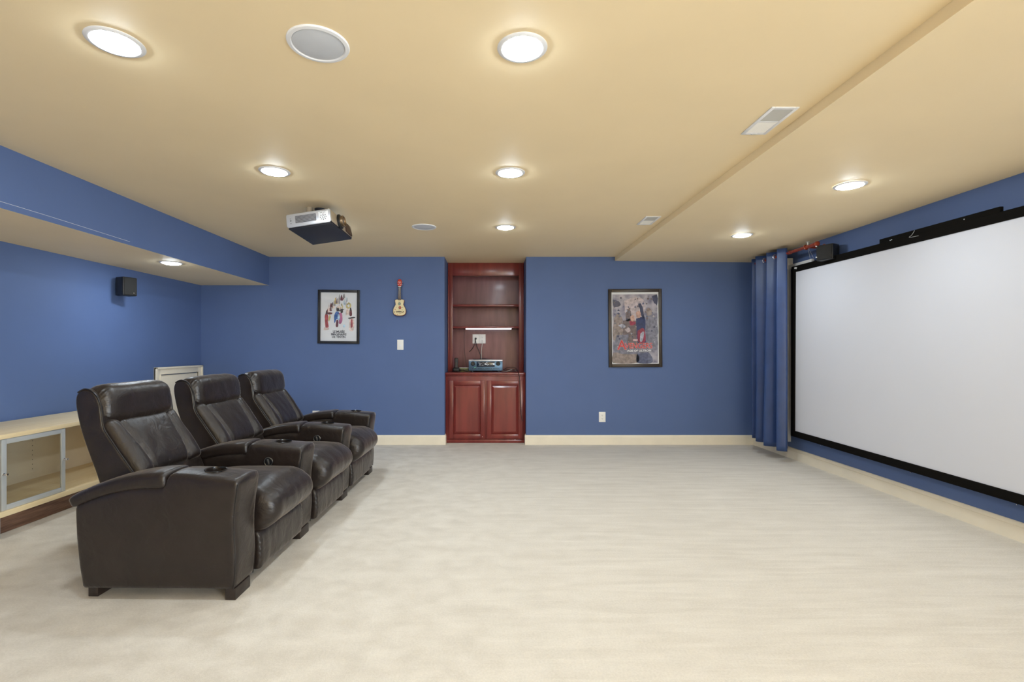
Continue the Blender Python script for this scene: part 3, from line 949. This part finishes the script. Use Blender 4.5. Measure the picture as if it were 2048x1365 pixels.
for y_, z_ in ((-.42, hz + .014), (.20, hz + .006), (.215, hz + .004)):
    lathe(b, [(.004, 0), (.004, .002)], 10, 1, Matrix.Translation((d0 + .005, y_, z_)) @ Matrix.Rotation(R(-90), 4, 'Y'))
tube(b, [(d0 + .003, -.02, hz + .03), (d0 - .001, .0, hz + .0), (d0 - .004, .02, hz - .015), (d0 - .001, -.06, hz - .02)], .0015, 6, 6, 1)
obj('top_masking_strip', b, [M['velvet'], M['alu']], t)
for i, yy in enumerate((1.05, .9, .0, -.78, -.95)):
    b = BM(); lathe(b, [(.0035, 0), (.0035, .006), (0, .008)], 10, mtx=Matrix.Translation((d0 + .006, yy, -.004)) @ Matrix.Rotation(R(-90), 4, 'Y')); obj('spring_clip', b, M['chrome'], t)
me_s = text_mesh('dnp', .030, .0012)
me_s.materials.clear()
o = new_obj('maker_badge', me_s, M['plate'], fr); o.location = (d0 - .0012, 1.47, hz - .032); o.rotation_euler = (R(90), 0, R(-90))

# curtain, rod
t = thing('curtain_rod', 'orange-brown wooden curtain rod fixed close under the ceiling, right of the curtain', 'curtain rod', (3.21, 5.45, 2.283))
b = BM(); cyl(b, (0, -.60, 0), (0, .56, 0), .0165, 24); obj('pole', b, M['rod'], t)
b = BM(); lathe(b, [(0, 0), (.022, .004), (.026, .018), (.022, .034), (.0175, .04), (.020, .05), (.0165, .055)], 24, mtx=Matrix.Translation((0, -.645, 0)) @ Matrix.Rotation(R(-90), 4, 'X')); obj('finial', b, M['rod'], t)
b = BM(); lathe(b, [(.0165, 0), (.020, .002), (.020, .008), (.0165, .010)], 24, mtx=Matrix.Translation((0, -.20, 0)) @ Matrix.Rotation(R(-90), 4, 'X')); obj('collar', b, M['rod'], t)
for yy in (-.46, .535):
    b = BM(); ring(b, .022, .006, (0, yy, 0), (0, 1, 0)); cyl(b, (.02, yy, 0), (.182, yy, -.0), .012, 16, r1=.016); lathe(b, [(.034, 0), (.034, .006), (.022, .012)], 24, mtx=Matrix.Translation((.1855, yy, 0)) @ Matrix.Rotation(R(-90), 4, 'Y')); obj('bracket', b, M['rod'], t)

t = thing('curtain', 'blue satin grommet curtain hanging in the right back corner', 'curtain', (3.203, 5.30, .155))
b = BM()
nU, nV = 150, 40
LEN, CH = .655, 2.185
waves = 3.05


def cpt(u, v):
    # u along the rod 0..1, v up 0..1
    ph = 2 * PI * waves * u
    s = math.sin(ph)
    amp = .078 + .010 * (1 - v) + .006 * math.sin(5 * u + 3 * v)
    s2 = math.copysign(abs(s) ** .75, s)
    x = -amp * s2 + .008 * math.sin(3.1 * v + 9 * u) * (1 - v)
    y = LEN * u + .012 * math.sin(2 * ph) * (.4 + .6 * v) - .010 * (1 - v) * math.sin(ph * .5)
    x += .004 * nz(u * 16, v * 3, 1) * (1.2 - v)
    z = CH * v - (.030 * (1 - v) ** 3 * (1 - u) if v < .4 else 0)
    return (x, y, z)


def crow(m_off):
    return [[b.verts.new(Vector(cpt(i / nU, j / nV)) + Vector((m_off, 0, 0))) for i in range(nU + 1)] for j in range(nV + 1)]


g = crow(0)
for j in range(nV):
    for i in range(nU):
        b.faces.new((g[j][i], g[j][i + 1], g[j + 1][i + 1], g[j + 1][i]))
cl = obj('cloth', b, M['curtain'], t, 80)
sol = cl.modifiers.new('thickness', 'SOLIDIFY'); sol.thickness = .003
for k in range(6):
    u = (k * .5 + .0) / waves
    if 0.1 <= u <= 1:
        x, y, z = cpt(u, .97)
        b = BM(); ring(b, .026, .0045, (0, y, 2.283 - .155), (.25, 1, 0)); obj('grommet', b, M['chrome'], t)
b = BM(); tube(b, [Vector(cpt(0, v_ / 10)) + Vector((-.001, -.001, 0)) for v_ in range(11)], .0022, 6, 4); obj('side_hem', b, mat('navy hem', lin((40, 44, 80)), .5), t)

# white window blind mostly hidden behind curtain and screen
t = thing('vertical_blind', 'white vertical blind stacked between the blue curtain and the screen', 'blind', (XR, 5.5, .19))
b = BM()
for i in range(5):
    yy = .025 + i * .022
    b2 = [(-.075, yy), (-.045, yy + .006), (-.012, yy)]
    prism(b, [(b2[0][0], b2[0][1]), (b2[1][0], b2[1][1]), (b2[2][0], b2[2][1]), (b2[2][0], b2[2][1] + .002), (b2[1][0], b2[1][1] + .008), (b2[0][0], b2[0][1] + .002)], 0, 2.04, mtx=Matrix(((1, 0, 0, 0), (0, 0, 1, 0), (0, 1, 0, 0), (0, 0, 0, 1))))
obj('vane', b, M['lining'], t)
b = BM()
for i in range(5):
    box(b, -.085 + .0, -.012, .012 + i * .022, .022 + i * .022, 1.96, 2.075, bev=.001)
box(b, -.085, 0, .008, .118, 1.955, 2.078, bev=.002)
obj('end_cap', b, M['plate'], t)
b = BM(); box(b, -.052, -.02, -.39, .01, 1.955, 1.998, bev=.002)
for z in (1.966, 1.976, 1.986): box(b, -.0535, -.052, -.39, .01, z, z + .0016)
obj('headrail', b, M['plate'], t)
t2 = thing('ceiling_hook', 'small white ceiling hook with two thin cords above the screen corner', 'hook', (3.31, 5.12, zr(3.31)))
b = BM(); lathe(b, [(.018, 0), (.016, -.004), (.006, -.006), (.005, -.05), (0, -.052)], 20); obj('hook', b, M['plate'], t2)
for s in (0, 1):
    b = BM(); tube(b, [(0, 0, -.045), (.012 + .004 * s, .0 - .02 * s, -.11), (.033, .01 - .05 * s, -.172)], .0012, 6, 5); obj('cord', b, M['lining'], t2)


# ------------------------------------------------------------------ wall speakers
def wall_speaker(label, loc, rot, sx, sy, sz, badge=True):
    """front faces local -Y; loc is the wall plate"""
    t = thing('wall_speaker', label, 'speaker', loc, rot, group=None)
    b = BM(); box(b, -sx / 2, sx / 2, -sy - .05, -.05, -sz / 2, sz / 2, bev=.010, seg=3); cb = obj('cabinet', b, M['black'], t)
    b = BM(); box(b, -sx / 2 + .008, sx / 2 - .008, -sy - .056, -sy - .046, -sz / 2 + .008, sz / 2 - .008, bev=.004); gr = obj('grille', b, mat('black speaker cloth', (.014, .013, .012), .8, bump=.7, bscale=900), t)
    if badge:
        b = BM(); lathe(b, [(.006, 0), (.006, .002)], 20, mtx=Matrix.Translation((sx * .22, -sy - .056, -sz / 2 + .028)) @ Matrix.Rotation(R(90), 4, 'X')); obj('badge', b, M['chrome'], gr)
    b = BM(); box(b, -.02, .02, -.052, .01, -.05, .02, bev=.003); box(b, -.045, .045, -.0, .012, -.06, .04, bev=.003); obj('mount', b, M['black'], t)
    return t


wall_speaker('black speaker mounted on the left wall under the soffit', (XL + .012, 4.93, 1.865), (R(0), 0, R(68)), .135, .12, .185)
t = wall_speaker('black speaker mounted above the left end of the projection screen', (XR - .012, 4.83, 2.185), (0, R(0), R(-62)), .155, .12, .150, badge=False)
for x_, z_ in ((-.066, .066), (-.066, -.04)):
    b = BM(); lathe(b, [(.005, 0), (.005, .012)], 12, mtx=Matrix.Translation((x_, -.176, z_)) @ Matrix.Rotation(R(90), 4, 'X')); obj('mounting_screw', b, M['plate'], t)

# ------------------------------------------------------------------ ceiling projector
t = thing('projector', 'silver and black projector mounted upside down under the ceiling', 'projector', (-1.468, 4.18, 2.228), (R(-4.0), R(-7.2), R(-4)))
PW, PD, PH = .372, .47, .112
hx, hy = PW / 2, PD / 2
b = BM()
prism(b, [(-hx, .012), (-hx + .012, 0), (hx - .012, 0), (hx, .012), (hx, PH - .014), (hx - .006, PH), (-hx + .006, PH), (-hx, PH - .014)], -hy, hy, bev=.006)
for f in b.faces:
    c = f.calc_center_median()
    if c.z < .0135 and c.y > -hy + .012: f.material_index = 1
bd = obj('body', b, [M['silver'], M['projbot']], t)
b = BM(); box(b, -hx + .004, hx - .004, -hy + .02, hy - .004, -.006, .004, bev=.004); obj('base_cover', b, M['projbot'], t)
# side face (towards the camera)
b = BM(); box(b, -.108, .065, -hy - .001, -hy + .004, .030, .088)
for f in b.faces: f.material_index = 0
for i in range(8):
    z = .034 + i * .0068
    box(b, -.106, .063, -hy - .0026, -hy - .001, z, z + .0022, mi=1)
obj('side_grille', b, [M['darkgrille'], M['silver']], t)
b = BM(); box(b, .088, .168, -hy - .002, -hy + .002, .018, .096, bev=.001); pn = obj('control_panel', b, M['white'], t)
for i in range(4):
    b = BM(); lathe(b, [(.003, 0), (.003, .0015)], 12, mtx=Matrix.Translation((.104 + i * .013, -hy - .002, .086)) @ Matrix.Rotation(R(90), 4, 'X')); obj('button', b, M['darkgrille'], pn)
for i in range(8):
    a = i * PI / 4
    b = BM(); lathe(b, [(.004, 0), (.004, .0015)], 12, mtx=Matrix.Translation((.126 + .024 * math.cos(a), -hy - .002, .048 + .022 * math.sin(a))) @ Matrix.Rotation(R(90), 4, 'X')); obj('button', b, M['darkgrille'], pn)
b = BM(); ring(b, .010, .0015, (.126, -hy - .002, .048), (0, 1, 0), 20, 6); obj('menu_ring', b, M['darkgrille'], pn)
b = BM(); ring(b, .005, .0012, (-.148, -hy - .001, .055), (0, 1, 0), 16, 6); box(b, -.152, -.144, -hy - .001, -hy, .030, .033); box(b, -.154, -.146, -hy - .001, -hy, .070, .073); obj('maker_badge', b, M['ink'], t)
b = BM(); box(b, hx - .002, hx + .003, -hy + .012, hy - .012, .008, PH - .006, bev=.003); obj('front_panel', b, M['champagne'], t)
LM = Matrix.Translation((hx, -.050, .060)) @ Matrix.Rotation(R(90), 4, 'Y')
b = BM(); lathe(b, [(.062, 0), (.062, .012), (.054, .016), (.052, .020), (.050, .022)], 48, mtx=LM); ln = obj('lens_mount', b, M['black'], t)
b = BM(); lathe(b, [(.048, .010), (.048, .040), (.044, .044), (.037, .044), (.034, .030), (.030, .022)], 48, mtx=LM, cap=False); obj('focus_ring', b, M['bronze'], ln)
b = BM(); lathe(b, [(.0345, .020), (.028, .030), (.016, .037), (0, .040)], 40, mtx=LM, cap=False); obj('lens', b, M['lens'], ln)
b = BM()
gp = spl([(.075, .020), (.075, .055), (.078, .085), (.11, .100), (.16, .095), (.205, .060), (.218, .016), (.15, .014)], 4)
prism(b, gp, 0, .006, bev=.001, mtx=Matrix(((0, 1, 0, hx + .002), (1, 0, 0, 0), (0, 0, 1, 0), (0, 0, 0, 1))))
for f in b.faces: f.material_index = 0
for i in range(9):
    z = .022 + i * .0085
    box(b, hx + .008, hx + .0092, .080, .205 - max(0, (z - .05)) * .9, z, z + .003, mi=1)
obj('exhaust_grille', b, [mat('dark maroon grille', lin((58, 34, 34)), .5), M['bronze']], t)
b = BM()
lathe(b, [(.060, PH), (.060, PH + .006), (.040, PH + .012), (.030, PH + .014), (.028, PH + .10)], 36, mtx=Matrix.Translation((-.055, -.07, 0)))
obj('swivel_mount', b, M['champagne'], t)
b = BM(); lathe(b, [(.020, PH - .005), (.020, PH + .125)], 24); box(b, -.10, .12, -.16, .08, PH, PH + .006, bev=.002); obj('mount_pole', b, M['darkgrille'], t)
t['label'] = 'silver and black projector hanging from the ceiling on the left'
b = BM(); lathe(b, [(.045, ZC), (.045, ZC - .010), (.03, ZC - .02), (.022, ZC - .07)], 32)
mp = obj('ceiling_plate', b, M['darkgrille'], t)
mp.parent = t
bpy.context.view_layer.update()
mp.matrix_parent_inverse = t.matrix_world.inverted()
mp.location = (-1.478, 4.18, 0)

# ------------------------------------------------------------------ birch media console along the left wall
FX = -3.18            # front plane
CY0, CY1 = 1.9, 4.62
t = thing('media_console', 'low birch media console with a glass sliding door along the left wall', 'console', (XL + .02, 3.16, 0))
ox, oy = XL + .02, 3.16


def cb(name, m, x0, x1, y0, y1, z0, z1, bev=.002, par=None):
    b = BM(); box(b, x0 - ox, x1 - ox, y0 - oy, y1 - oy, z0, z1, bev=bev); return obj(name, b, m, par or t)


cb('top_panel', M['birch'], ox, FX, CY0, CY1, .650, .680)
cb('bottom_panel', M['birch'], ox, FX, CY0, CY1, .142, .178)
cb('back_panel', M['birchback'], ox, ox + .008, CY0 + .02, CY1 - .02, .178, .650, 0)
cb('side_panel', M['birch'], ox + .008, FX - .004, CY0, CY0 + .022, .178, .650)
cb('side_panel', M['birch'], ox + .008, FX - .004, CY1 - .022, CY1, .178, .650)
cb('divider', M['birch'], ox + .008, FX - .002, 3.120, 3.150, .178, .650)
pl_ = cb('plinth', M['brownwood'], ox, -3.290, CY0 + .05, CY1 - .05, .0, .142)
cb('leg', M['alu'], FX - .045, FX - .020, 3.145, 3.170, 0, .142)
cb('leg', M['alu'], FX - .045, FX - .020, CY1 - .08, CY1 - .055, 0, .142)
# pin holes in the back panel
b = BM()
for yy in (3.42, 3.98):
    for i in range(9):
        lathe(b, [(.0035, 0), (.0035, .001)], 8, mtx=Matrix.Translation((.0082, yy - oy, .26 + i * .038)) @ Matrix.Rotation(R(90), 4, 'Y'))
obj('shelf_pin_holes', b, M['slot'], t)


def gdoor(y0, y1, x):
    z0, z1 = .180, .648
    f = .034
    b = BM()
    for (a0, a1, c0, c1) in ((y0, y0 + f, z0, z1), (y1 - f, y1, z0, z1), (y0 + f, y1 - f, z0, z0 + f), (y0 + f, y1 - f, z1 - f, z1)):
        box(b, x - ox, x + .012 - ox, a0 - oy, a1 - oy, c0, c1, bev=.002)
    d = obj('sliding_door', b, M['alu'], t)
    b = BM(); box(b, x + .004 - ox, x + .007 - ox, y0 + f - .002 - oy, y1 - f + .002 - oy, z0 + f - .002, z1 - f + .002); obj('glass_pane', b, M['doorglass'], d)
    for yy in (y0 + .012, y1 - .012):
        b = BM(); lathe(b, [(.009, 0), (.009, .003), (.004, .005), (.004, .016), (.008, .019), (.0095, .024), (.007, .029), (0, .030)], 20, mtx=Matrix.Translation((x + .012 - ox, yy - oy, .418)) @ Matrix.Rotation(R(90), 4, 'Y')); obj('knob', b, M['chrome'], d)


gdoor(3.166, 3.640, FX - .020)


# ------------------------------------------------------------------ recliners
def lev(p):
    return p


ARM_W = .195


def tab(T, x):
    """piecewise linear table, T sorted by rising first value"""
    if x <= T[0][0]: return T[0][1]
    for (a, p), (c, q_) in zip(T, T[1:]):
        if x <= c: return p + (q_ - p) * (x - a) / (c - a)
    return T[-1][1]


ZTOP = [(-.82, .446), (-.72, .494), (-.62, .530), (-.52, .552), (-.42, .556), (-.358, .556), (-.350, .590), (-.340, .610), (-.325, .615), (-.30, .616), (-.22, .614), (-.10, .604), (-.02, .597), (.02, .590)]
FRONT = [(.055, -.012), (.12, -.006), (.20, -.002), (.30, -.007), (.38, -.008), (.46, -.001), (.53, .009), (.575, .014), (.61, .012)]
REAR = [(.055, -.768), (.16, -.785), (.30, -.800), (.44, -.806), (.6, -.80)]


def arm_mesh(b, y0):
    hx_, hy_, hz_ = .40, ARM_W / 2, .27

    def fn(p):
        u = (p.x + hx_) / (2 * hx_); v = (p.z + hz_) / (2 * hz_); yy = p.y / hy_
        k = 1 - yy * yy
        z1 = tab(ZTOP, -.79 + .79 * u)
        z = .055 + v * (z1 - .055)
        x = tab(REAR, z) * (1 - u) + tab(FRONT, z) * u
        z += .012 * k * ss(.93, 1.0, v)
        x += .010 * k * ss(.95, 1, u) * ss(.08, .3, z)
        y = p.y + .010 * yy * ss(.25, .55, z) * ss(.5, .9, u)
        y += .004 * (1 - abs(2 * u - 1) ** 3) * (1 - abs(2 * v - 1) ** 3) * (1 if yy > 0 else -1) * (abs(yy) > .99)
        y += .0016 * nz(x * 9, z * 7, y0 + yy)
        return (x, y0 + hy_ + y, z)
    cushion(b, (80, 14, 26), (hx_, hy_, hz_), .018, fn)


def pad_curve(s):
    """s 0 front .. 1 rear: centre line (x, z) and half thickness"""
    x = -.350 - .480 * s
    z = .586 - .006 * s - .108 * s ** 2.3
    return x, z, .036 - .010 * s


def pad_mesh(b, y0):
    L_ = .24
    hw_ = ARM_W / 2 + .006

    def fn(p):
        s = (L_ - p.x) / (2 * L_)            # +x is the front end
        s = max(-.02, min(1.02, s))
        x, z, h = pad_curve(s)
        x2, z2, _ = pad_curve(min(1.0, s + .02)); x1, z1, _ = pad_curve(max(0.0, s - .02))
        d = Vector((x2 - x1, z2 - z1)).normalized()
        nrm = Vector((d.y, -d.x))
        if nrm.y < 0: nrm = -nrm
        k = 1 - abs(p.y / hw_) ** 3
        off = p.z / .036 * h
        if p.z > 0: off += .010 * k
        wr = .0012 * nz(p.x * 40, p.y * 30, 3)
        c = Vector((x, z)) + nrm * (off + wr)
        # ends follow the parameter beyond the curve
        return (c.x, y0 + ARM_W / 2 + p.y, c.y)
    cushion(b, (28, 14, 6), (L_, hw_, .036), .020, fn)


SHELL = [(-.60, .40), (-.63, .50), (-.67, .58), (-.735, .67), (-.79, .75), (-.828, .81), (-.838, .86), (-.848, .935), (-.868, .985), (-.895, 1.012), (-.935, 1.022), (-.970, 1.004),
         (-.984, .965), (-.978, .90), (-.955, .80), (-.918, .69), (-.880, .59), (-.850, .50), (-.835, .42), (-.82, .36)]


def carve(o, bmc):
    """cut a real well into a mesh"""
    me = bpy.data.meshes.new('cut'); bmesh.ops.recalc_face_normals(bmc, faces=bmc.faces); bmc.to_mesh(me); bmc.free()
    c = bpy.data.objects.new('cut', me); C.objects.link(c)
    par = o.parent; o.parent = None
    m = o.modifiers.new('cut', 'BOOLEAN'); m.operation = 'DIFFERENCE'; m.solver = 'EXACT'; m.object = c
    dg = bpy.context.evaluated_depsgraph_get(); dg.update()
    nm = bpy.data.meshes.new_from_object(o.evaluated_get(dg))
    o.modifiers.clear(); o.data = nm; nm.name = o.name
    o.parent = par
    bpy.data.objects.remove(c); bpy.data.meshes.remove(me)


def recliner(label, loc, rz, sp, near_arm, lever):
    t = thing('recliner', label, 'recliner', loc, (0, 0, R(rz)), group='black leather theatre recliners in a row')
    w0, w1 = ARM_W + .012, sp - .008           # seat span
    cy, hw = (w0 + w1) / 2, (w1 - w0) / 2
    seed = sp * 10 + loc[1]
    # arms
    arms = ([0.0] if near_arm else []) + [sp]
    for y0 in arms:
        b = BM(); arm_mesh(b, y0); a = obj('armrest', b, M['leather'], t, 50)
        cb_ = BM(); lathe(cb_, [(.047, -.06), (.047, .05)], 40, mtx=Matrix.Translation((-.158, y0 + ARM_W / 2, .60)))
        carve(a, cb_)
        b = BM(); pad_mesh(b, y0); obj('arm_pad', b, M['leather'], a, 60)
        cx_, cz_ = -.158, .6205
        b = BM()
        lathe(b, [(.053, .0), (.053, .002), (.051, .0035), (.0495, .003), (.049, .0), (.0462, -.03), (.0455, -.052)], 40, mtx=Matrix.Translation((cx_, y0 + ARM_W / 2, cz_ + .001)) @ Matrix.Rotation(R(2.5), 4, 'Y'), cap=False)
        lathe(b, [(.0455, -.052), (0, -.052)], 40, mtx=Matrix.Translation((cx_, y0 + ARM_W / 2, cz_ + .001)) @ Matrix.Rotation(R(2.5), 4, 'Y'), cap=False)
        obj('cup_holder', b, M['cup'], a)
        if lever and y0 > 0:
            c_ = (-.205, y0 - .013, .510)
            b = BM(); lathe(b, [(.030, 0), (.031, .003), (.027, .005), (.024, .002), (0, .002)], 32, mtx=Matrix.Translation(c_) @ Matrix.Rotation(R(90), 4, 'X')); e = obj('lever_bezel', b, M['cup'], a)
            b = BM(); box(b, -.006, .006, -.010, -.002, -.020, .020, bev=.003, mtx=Matrix.Translation(c_) @ Matrix.Rotation(R(-15), 4, 'Y')); ring(b, .0265, .002, (c_[0], c_[1] - .004, c_[2]), (0, 1, 0)); obj('recline_lever', b, M['silver2'], e)
        for sgn in (0, 1):
            b = BM(); tube(b, [(x_ - .004, y0 + (ARM_W - .004 if sgn else .004) + (1 if sgn else -1) * .010 * ss(.25, .55, z_), z_) for z_, x_ in FRONT[:8]], .0028, 6, 4); obj('piping', b, M['leather2'], a)
        for (x0, x1, y_a, y_b) in ((-.062, -.010, .012, .155), (-.765, -.715, .035, .165)):
            b = BM(); box(b, x0, x1, y0 + y_a, y0 + y_b, 0, .058, bev=.003); obj('foot', b, M['footwood'], t)
    # hidden base frame
    b = BM(); box(b, -.76, -.06, w0 + .01, w1 - .01, .055, .27, bev=.01); obj('base_frame', b, M['leather2'], t)
    # seat cushion
    b = BM()
    hxs, hzs = .375, .125

    def sf(p):
        u = p.x / hxs; v = p.y / hw; wz = p.z / hzs
        x, y, z = p
        top = ss(-.2, .9, wz)
        z += top * (.036 * (1 - v * v) * (1 - .5 * u * u) - .030 * ss(.3, -1, u))
        # rounded waterfall front
        fr_ = ss(.55, 1, u)
        x += .050 * fr_ * (1 - (wz * .95 - .05) ** 2) - .01
        z -= .018 * ss(.75, 1.0, u) * top
        x -= .035 * ss(0, -1, wz) * fr_
        # gathers near the side seams of the front
        e = ss(.82, 1, abs(v))
        x += fr_ * e * .0045 * math.sin(z * 210 + 2 * v + seed)
        z += top * e * .002 * math.sin(x * 120 + seed)
        # soft long creases
        x += fr_ * .0035 * nz(y * 16, z * 5, seed)
        z += top * .005 * nz(x * 7 + seed, y * 9, 2)
        y *= 1 - .03 * fr_ * ss(0, -1, wz)
        return (x - .312, y + cy, z + .362)
    cushion(b, (30, 34, 18), (hxs, hw, hzs), .075, sf)
    obj('seat_cushion', b, M['leather'], t, 70)
    # closed footrest panel
    b = BM()

    def ff(p):
        v = p.y / hw
        x = p.x + (.016 * (1 - abs(p.z / .11) ** 2.5) + .0035 * nz(p.y * 22, p.z * 4, seed + 4) + .004 * ss(.85, 1, abs(v)) * math.sin(p.z * 190)) * (1 if p.x > 0 else 0)
        return (x - .040, p.y + cy, p.z + .160)
    cushion(b, (8, 34, 18), (.045, hw - .003, .105), .020, ff)
    obj('footrest', b, M['leather'], t, 70)
    # backrest shell
    b = BM(); prism(b, spl(SHELL + SHELL[:1], 3)[:-1], w0 - .002, w1 + .002, bev=.014, seg=4)
    sh = obj('backrest', b, M['leather'], t, 50)
    for yy in (w0 + .001, w1 - .001):
        b = BM(); tube(b, [(x + .001, yy, z) for x, z in spl(SHELL[2:12], 2)], .0042, 8, 3); obj('piping', b, M['leather2'], sh)
    # back cushion with two sewn seams
    b = BM()
    hh = .180
    hb = hw - .006

    def bf(p):
        u = p.y / hb; v = p.z / hh      # v up
        x = p.x
        front = 1 if p.x > 0 else 0
        seam = .62 + .08 * v
        if front:
            d1 = (abs(u) - seam) / .040
            x += .020 * (1 - u ** 4) * (1 - v ** 4)
            x += .012 * ss(seam - .0, seam + .2, abs(u)) * (1 - ss(.85, 1, abs(u)))
            x -= .020 * math.exp(-d1 * d1)
            x += .0035 * nz(p.y * 14 + seed, p.z * 9, 1.7) + .0022 * nz(p.y * 40, p.z * 10, seed) * ss(.45, .9, abs(u))
            x -= .012 * ss(.2, -1, v) * (1 - u * u)
        # curve of the lumbar
        x += .012 * math.sin(v * 1.5) * -1
        q_ = Vector((x, p.y, p.z))
        q_ = Matrix.Rotation(R(-30), 3, 'Y') @ q_
        return (q_.x - .772, q_.y + cy, q_.z + .682)
    cushion(b, (8, 56, 30), (.055, hb, hh), .030, bf)
    bc = obj('back_cushion', b, M['leather'], sh, 70)
    # headrest roll
    b = BM()

    def hf(p):
        u = p.y / hb; v = p.z / .112
        x, z = p.x, p.z
        e = ss(.80, 1, abs(u))
        puff = (1 - abs(u) ** 5)
        L2 = math.hypot(p.x, p.z) or 1
        k = .014 * puff + e * .0035 * math.sin(math.atan2(p.z, p.x) * 26 + seed) + .0045 * nz(p.y * 9 + seed, p.x * 12, p.z * 10)
        k += -.006 * ss(.9, 1, abs(u))
        x += p.x / L2 * k; z += p.z / L2 * k
        z += .008 * (1 - u * u) * (1 if p.z < 0 else .3) * -1 * (1 if p.z < 0 else -1)
        q_ = Matrix.Rotation(R(-8), 3, 'Y') @ Vector((x, p.y, z))
        return (q_.x - .893, q_.y + cy, q_.z + .925)
    cushion(b, (18, 48, 22), (.078, hb + .004, .104), .070, hf)
    obj('headrest', b, M['leather'], sh, 70)
    return t


recliner('nearest black leather recliner, with both armrests in view', (-1.254, 2.385, 0), -1.0, .772, True, True)
recliner('middle black leather recliner of the row of three', (-1.234, 3.157, 0), -1.0, .812, False, True)
recliner('farthest black leather recliner, closest to the back wall', (-1.222, 3.969, 0), -1.0, .808, False, False)
